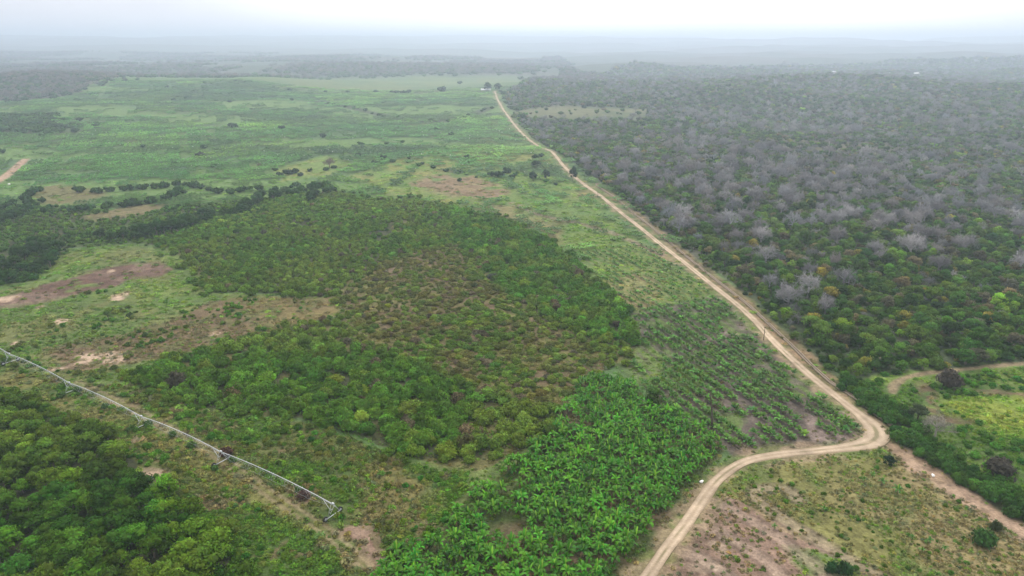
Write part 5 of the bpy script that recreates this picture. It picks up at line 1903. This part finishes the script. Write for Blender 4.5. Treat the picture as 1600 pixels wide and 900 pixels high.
# --- buildings in the distance: walls, gable roof, door, windows
def house(x, y, lx, ly, hw, hr, rot, lab, cat='house', group=None):
    q = on_ground(x, y)
    r0 = bpy.data.objects.new('house' if cat == 'house' else 'shed', None); COL.objects.link(r0)
    r0.location = q; r0.rotation_euler = (0, 0, rot)
    tag(r0, lab, cat, group)
    g = Geo()
    g.box((0, 0, hw / 2 - 0.5), (lx, ly, hw + 1))
    V = np.array([[-lx / 2, -ly / 2, hw], [-lx / 2, ly / 2, hw], [-lx / 2, 0, hw + hr * .92], [lx / 2, -ly / 2, hw], [lx / 2, ly / 2, hw], [lx / 2, 0, hw + hr * .92]])
    g.add(V, None, [[0, 2, 1], [3, 4, 5]])
    link('wall', g.build('house_wall', M_WALL), r0)
    ov = 0.8
    g = Geo()
    for sgn in (-1, 1):
        e0 = np.array([0, sgn * (ly / 2 + ov), hw - hr * ov / (ly / 2)]); rd = np.array([0, 0, hw + hr])
        V = []
        for xx in (-lx / 2 - ov, lx / 2 + ov):
            for p_ in (e0, rd):
                V += [p_ + [xx, 0, 0.05], p_ + [xx, 0, 0.25]]
        g.add(np.array(V), [[0, 1, 3, 2], [4, 6, 7, 5], [1, 5, 7, 3], [0, 2, 6, 4], [0, 4, 5, 1], [2, 3, 7, 6]])
    link('roof', g.build('house_roof', M_ROOF), r0)
    g = Geo(); g.box((lx * 0.1, -ly / 2 - 0.03, 1.05), (1.4, 0.1, 2.1)); link('door', g.build('house_door', M_OPEN), r0)
    for xx in (-0.3, 0.35):
        g = Geo(); g.box((lx * xx, -ly / 2 - 0.03, 1.7), (1.5, 0.1, 1.1)); link('window', g.build('house_window', M_OPEN), r0)


house(759, 150, 17, 8, 3.2, 1.8, 0.1, 'low white roofed shed at the far end of the dirt road', 'shed')
for (x, y, s_, rot, lab) in ((1299, 104.5, 20, 0.2, 'white roofed house topmost of the far hamlet in the forest'), (1302, 116.5, 15, -0.3, 'small white house below the topmost one in the far forest'),
                             (1386, 121.5, 20, 0.1, 'long low white house between the others in the far forest'), (1431, 119.5, 16, -0.1, 'white house standing rightmost of the far hamlet'),
                             (1266, 105, 12, 0.4, 'tiny pale house standing leftmost of the far hamlet')):
    house(x, y, s_ * 0.75, s_ * 0.42, 4.5, 2.2, rot, lab, 'house', 'white houses of the far hamlet')



# =====================================================================================================================
#  LIGHT, AIR, CAMERA
# =====================================================================================================================
SUN_AZ, SUN_EL = R(14), R(48)
sun = bpy.data.lights.new('sun', 'SUN')
sun.energy = 1.5
sun.angle = R(12)
sun.color = (1.0, 0.965, 0.91)
so = bpy.data.objects.new('sun', sun)
COL.objects.link(so)
sd = Vector((math.sin(SUN_AZ) * math.cos(SUN_EL), math.cos(SUN_AZ) * math.cos(SUN_EL), math.sin(SUN_EL)))
so.rotation_euler = sd.to_track_quat('Z', 'Y').to_euler()
so.location = sd * 500

w = bpy.data.worlds.new('World')
scene.world = w
w.use_nodes = True
nt = w.node_tree
nt.nodes.clear()
sky = N(nt, 'ShaderNodeTexSky', sky_type='NISHITA')
sky.sun_disc = False
sky.sun_elevation = SUN_EL
sky.sun_rotation = SUN_AZ
sky.dust_density = 3.0
geo = N(nt, 'ShaderNodeTexCoord')
dot = N(nt, 'ShaderNodeVectorMath', operation='DOT_PRODUCT')
SB = Vector((math.sin(R(10)) * math.cos(R(16)), math.cos(R(10)) * math.cos(R(16)), math.sin(R(16))))
dot.inputs[1].default_value = SB
nt.links.new(geo.outputs['Generated'], dot.inputs[0])
mr = N(nt, 'ShaderNodeMapRange', interpolation_type='SMOOTHSTEP')
mr.inputs['From Min'].default_value = 0.80
mr.inputs['From Max'].default_value = 1.0
nt.links.new(dot.outputs['Value'], mr.inputs['Value'])
# thin cloud layer: cool white, brighter round the veiled sun, slightly uneven
mp = N(nt, 'ShaderNodeMapping')
mp.inputs['Scale'].default_value = (2.2, 2.2, 9.0)
nz = N(nt, 'ShaderNodeTexNoise')
nz.inputs['Scale'].default_value = 1.4
nz.inputs['Detail'].default_value = 5
nt.links.new(geo.outputs['Generated'], mp.inputs['Vector'])
nt.links.new(mp.outputs[0], nz.inputs['Vector'])
mv = N(nt, 'ShaderNodeMapRange')
mv.inputs['From Min'].default_value = 0.3
mv.inputs['From Max'].default_value = 0.7
mv.inputs['To Min'].default_value = 0.86
mv.inputs['To Max'].default_value = 1.08
nt.links.new(nz.outputs[0], mv.inputs['Value'])
cm = N(nt, 'ShaderNodeMix', data_type='RGBA')
cm.inputs['A'].default_value = (7.3, 7.3, 8.0, 1)
cm.inputs['B'].default_value = (13.5, 13.3, 13.0, 1)
nt.links.new(mr.outputs['Result'], cm.inputs['Factor'])
vm = N(nt, 'ShaderNodeVectorMath', operation='SCALE')
sx = N(nt, 'ShaderNodeSeparateXYZ')
nt.links.new(geo.outputs['Generated'], sx.inputs[0])
cz = N(nt, 'ShaderNodeMix', data_type='RGBA')
cz.inputs['B'].default_value = (6.5, 6.15, 5.7, 1)
nt.links.new(cm.outputs['Result'], cz.inputs['A'])
mw_ = N(nt, 'ShaderNodeMapRange')
mw_.inputs['From Min'].default_value = 0.12
mw_.inputs['From Max'].default_value = 0.5
nt.links.new(sx.outputs['Z'], mw_.inputs['Value'])
nt.links.new(mw_.outputs['Result'], cz.inputs['Factor'])
nt.links.new(cz.outputs['Result'], vm.inputs[0])
mz = N(nt, 'ShaderNodeMapRange')            # an overcast sky is brightest overhead
mz.inputs['From Min'].default_value = 0.08
mz.inputs['From Max'].default_value = 1.0
mz.inputs['To Min'].default_value = 1.0
mz.inputs['To Max'].default_value = 2.5
nt.links.new(sx.outputs['Z'], mz.inputs['Value'])
mm = N(nt, 'ShaderNodeMath', operation='MULTIPLY')
nt.links.new(mz.outputs['Result'], mm.inputs[0])
nt.links.new(mv.outputs['Result'], mm.inputs[1])
nt.links.new(mm.outputs[0], vm.inputs['Scale'])
mx = N(nt, 'ShaderNodeMix', data_type='RGBA')
mx.inputs['Factor'].default_value = 0.88
nt.links.new(sky.outputs[0], mx.inputs['A'])
nt.links.new(vm.outputs[0], mx.inputs['B'])
bg = N(nt, 'ShaderNodeBackground')
bg.inputs['Strength'].default_value = 0.11
nt.links.new(mx.outputs['Result'], bg.inputs['Color'])
ow = N(nt, 'ShaderNodeOutputWorld')
nt.links.new(bg.outputs[0], ow.inputs[0])

# haze
hm, nt = nodemat('haze_air')
pv = N(nt, 'ShaderNodeVolumePrincipled')
pv.inputs['Color'].default_value = (0.72, 0.835, 1.0, 1)
pv.inputs['Density'].default_value = 2.9e-4
pv.inputs['Density Attribute'].default_value = ''
pv.inputs['Anisotropy'].default_value = 0.6
out = N(nt, 'ShaderNodeOutputMaterial')
nt.links.new(pv.outputs[0], out.inputs['Volume'])
try:
    hm.cycles.homogeneous_volume = True
except Exception:
    pass
g = Geo()
ZLO, ZHI = -60.0, 190.0
g.box((0, 13000, (ZLO + ZHI) / 2), (76000, 46000, ZHI - ZLO))
hz = link('haze', g.build('haze', hm))
tag(hz, 'pale blue haze lying over the plain and forest', 'haze', None, 'stuff')

cam = bpy.data.cameras.new('camera')
cam.sensor_width = 36
cam.lens = 36 * F / 1600
cam.clip_start = 0.5
cam.clip_end = 90000
co = bpy.data.objects.new('camera', cam)
co.location = (0, 0, CAMH)
co.rotation_euler = (math.pi / 2 - PITCH, 0, 0)
COL.objects.link(co)
scene.camera = co

vs = scene.view_settings
vs.view_transform = 'Standard'
vs.look = 'None'
vs.gamma = 1
vs.exposure = 0.35
vs.use_curve_mapping = False
cy = scene.cycles
cy.max_bounces = 5
cy.diffuse_bounces = 2
cy.glossy_bounces = 1
cy.transmission_bounces = 2
cy.volume_bounces = 3
cy.transparent_max_bounces = 4
cy.use_denoising = True
cy.denoiser = 'OPENIMAGEDENOISE'
cy.denoising_prefilter = 'ACCURATE'
cy.denoising_input_passes = 'RGB_ALBEDO_NORMAL'
cy.use_adaptive_sampling = True
cy.adaptive_threshold = 0.008
cy.sample_clamp_indirect = 4
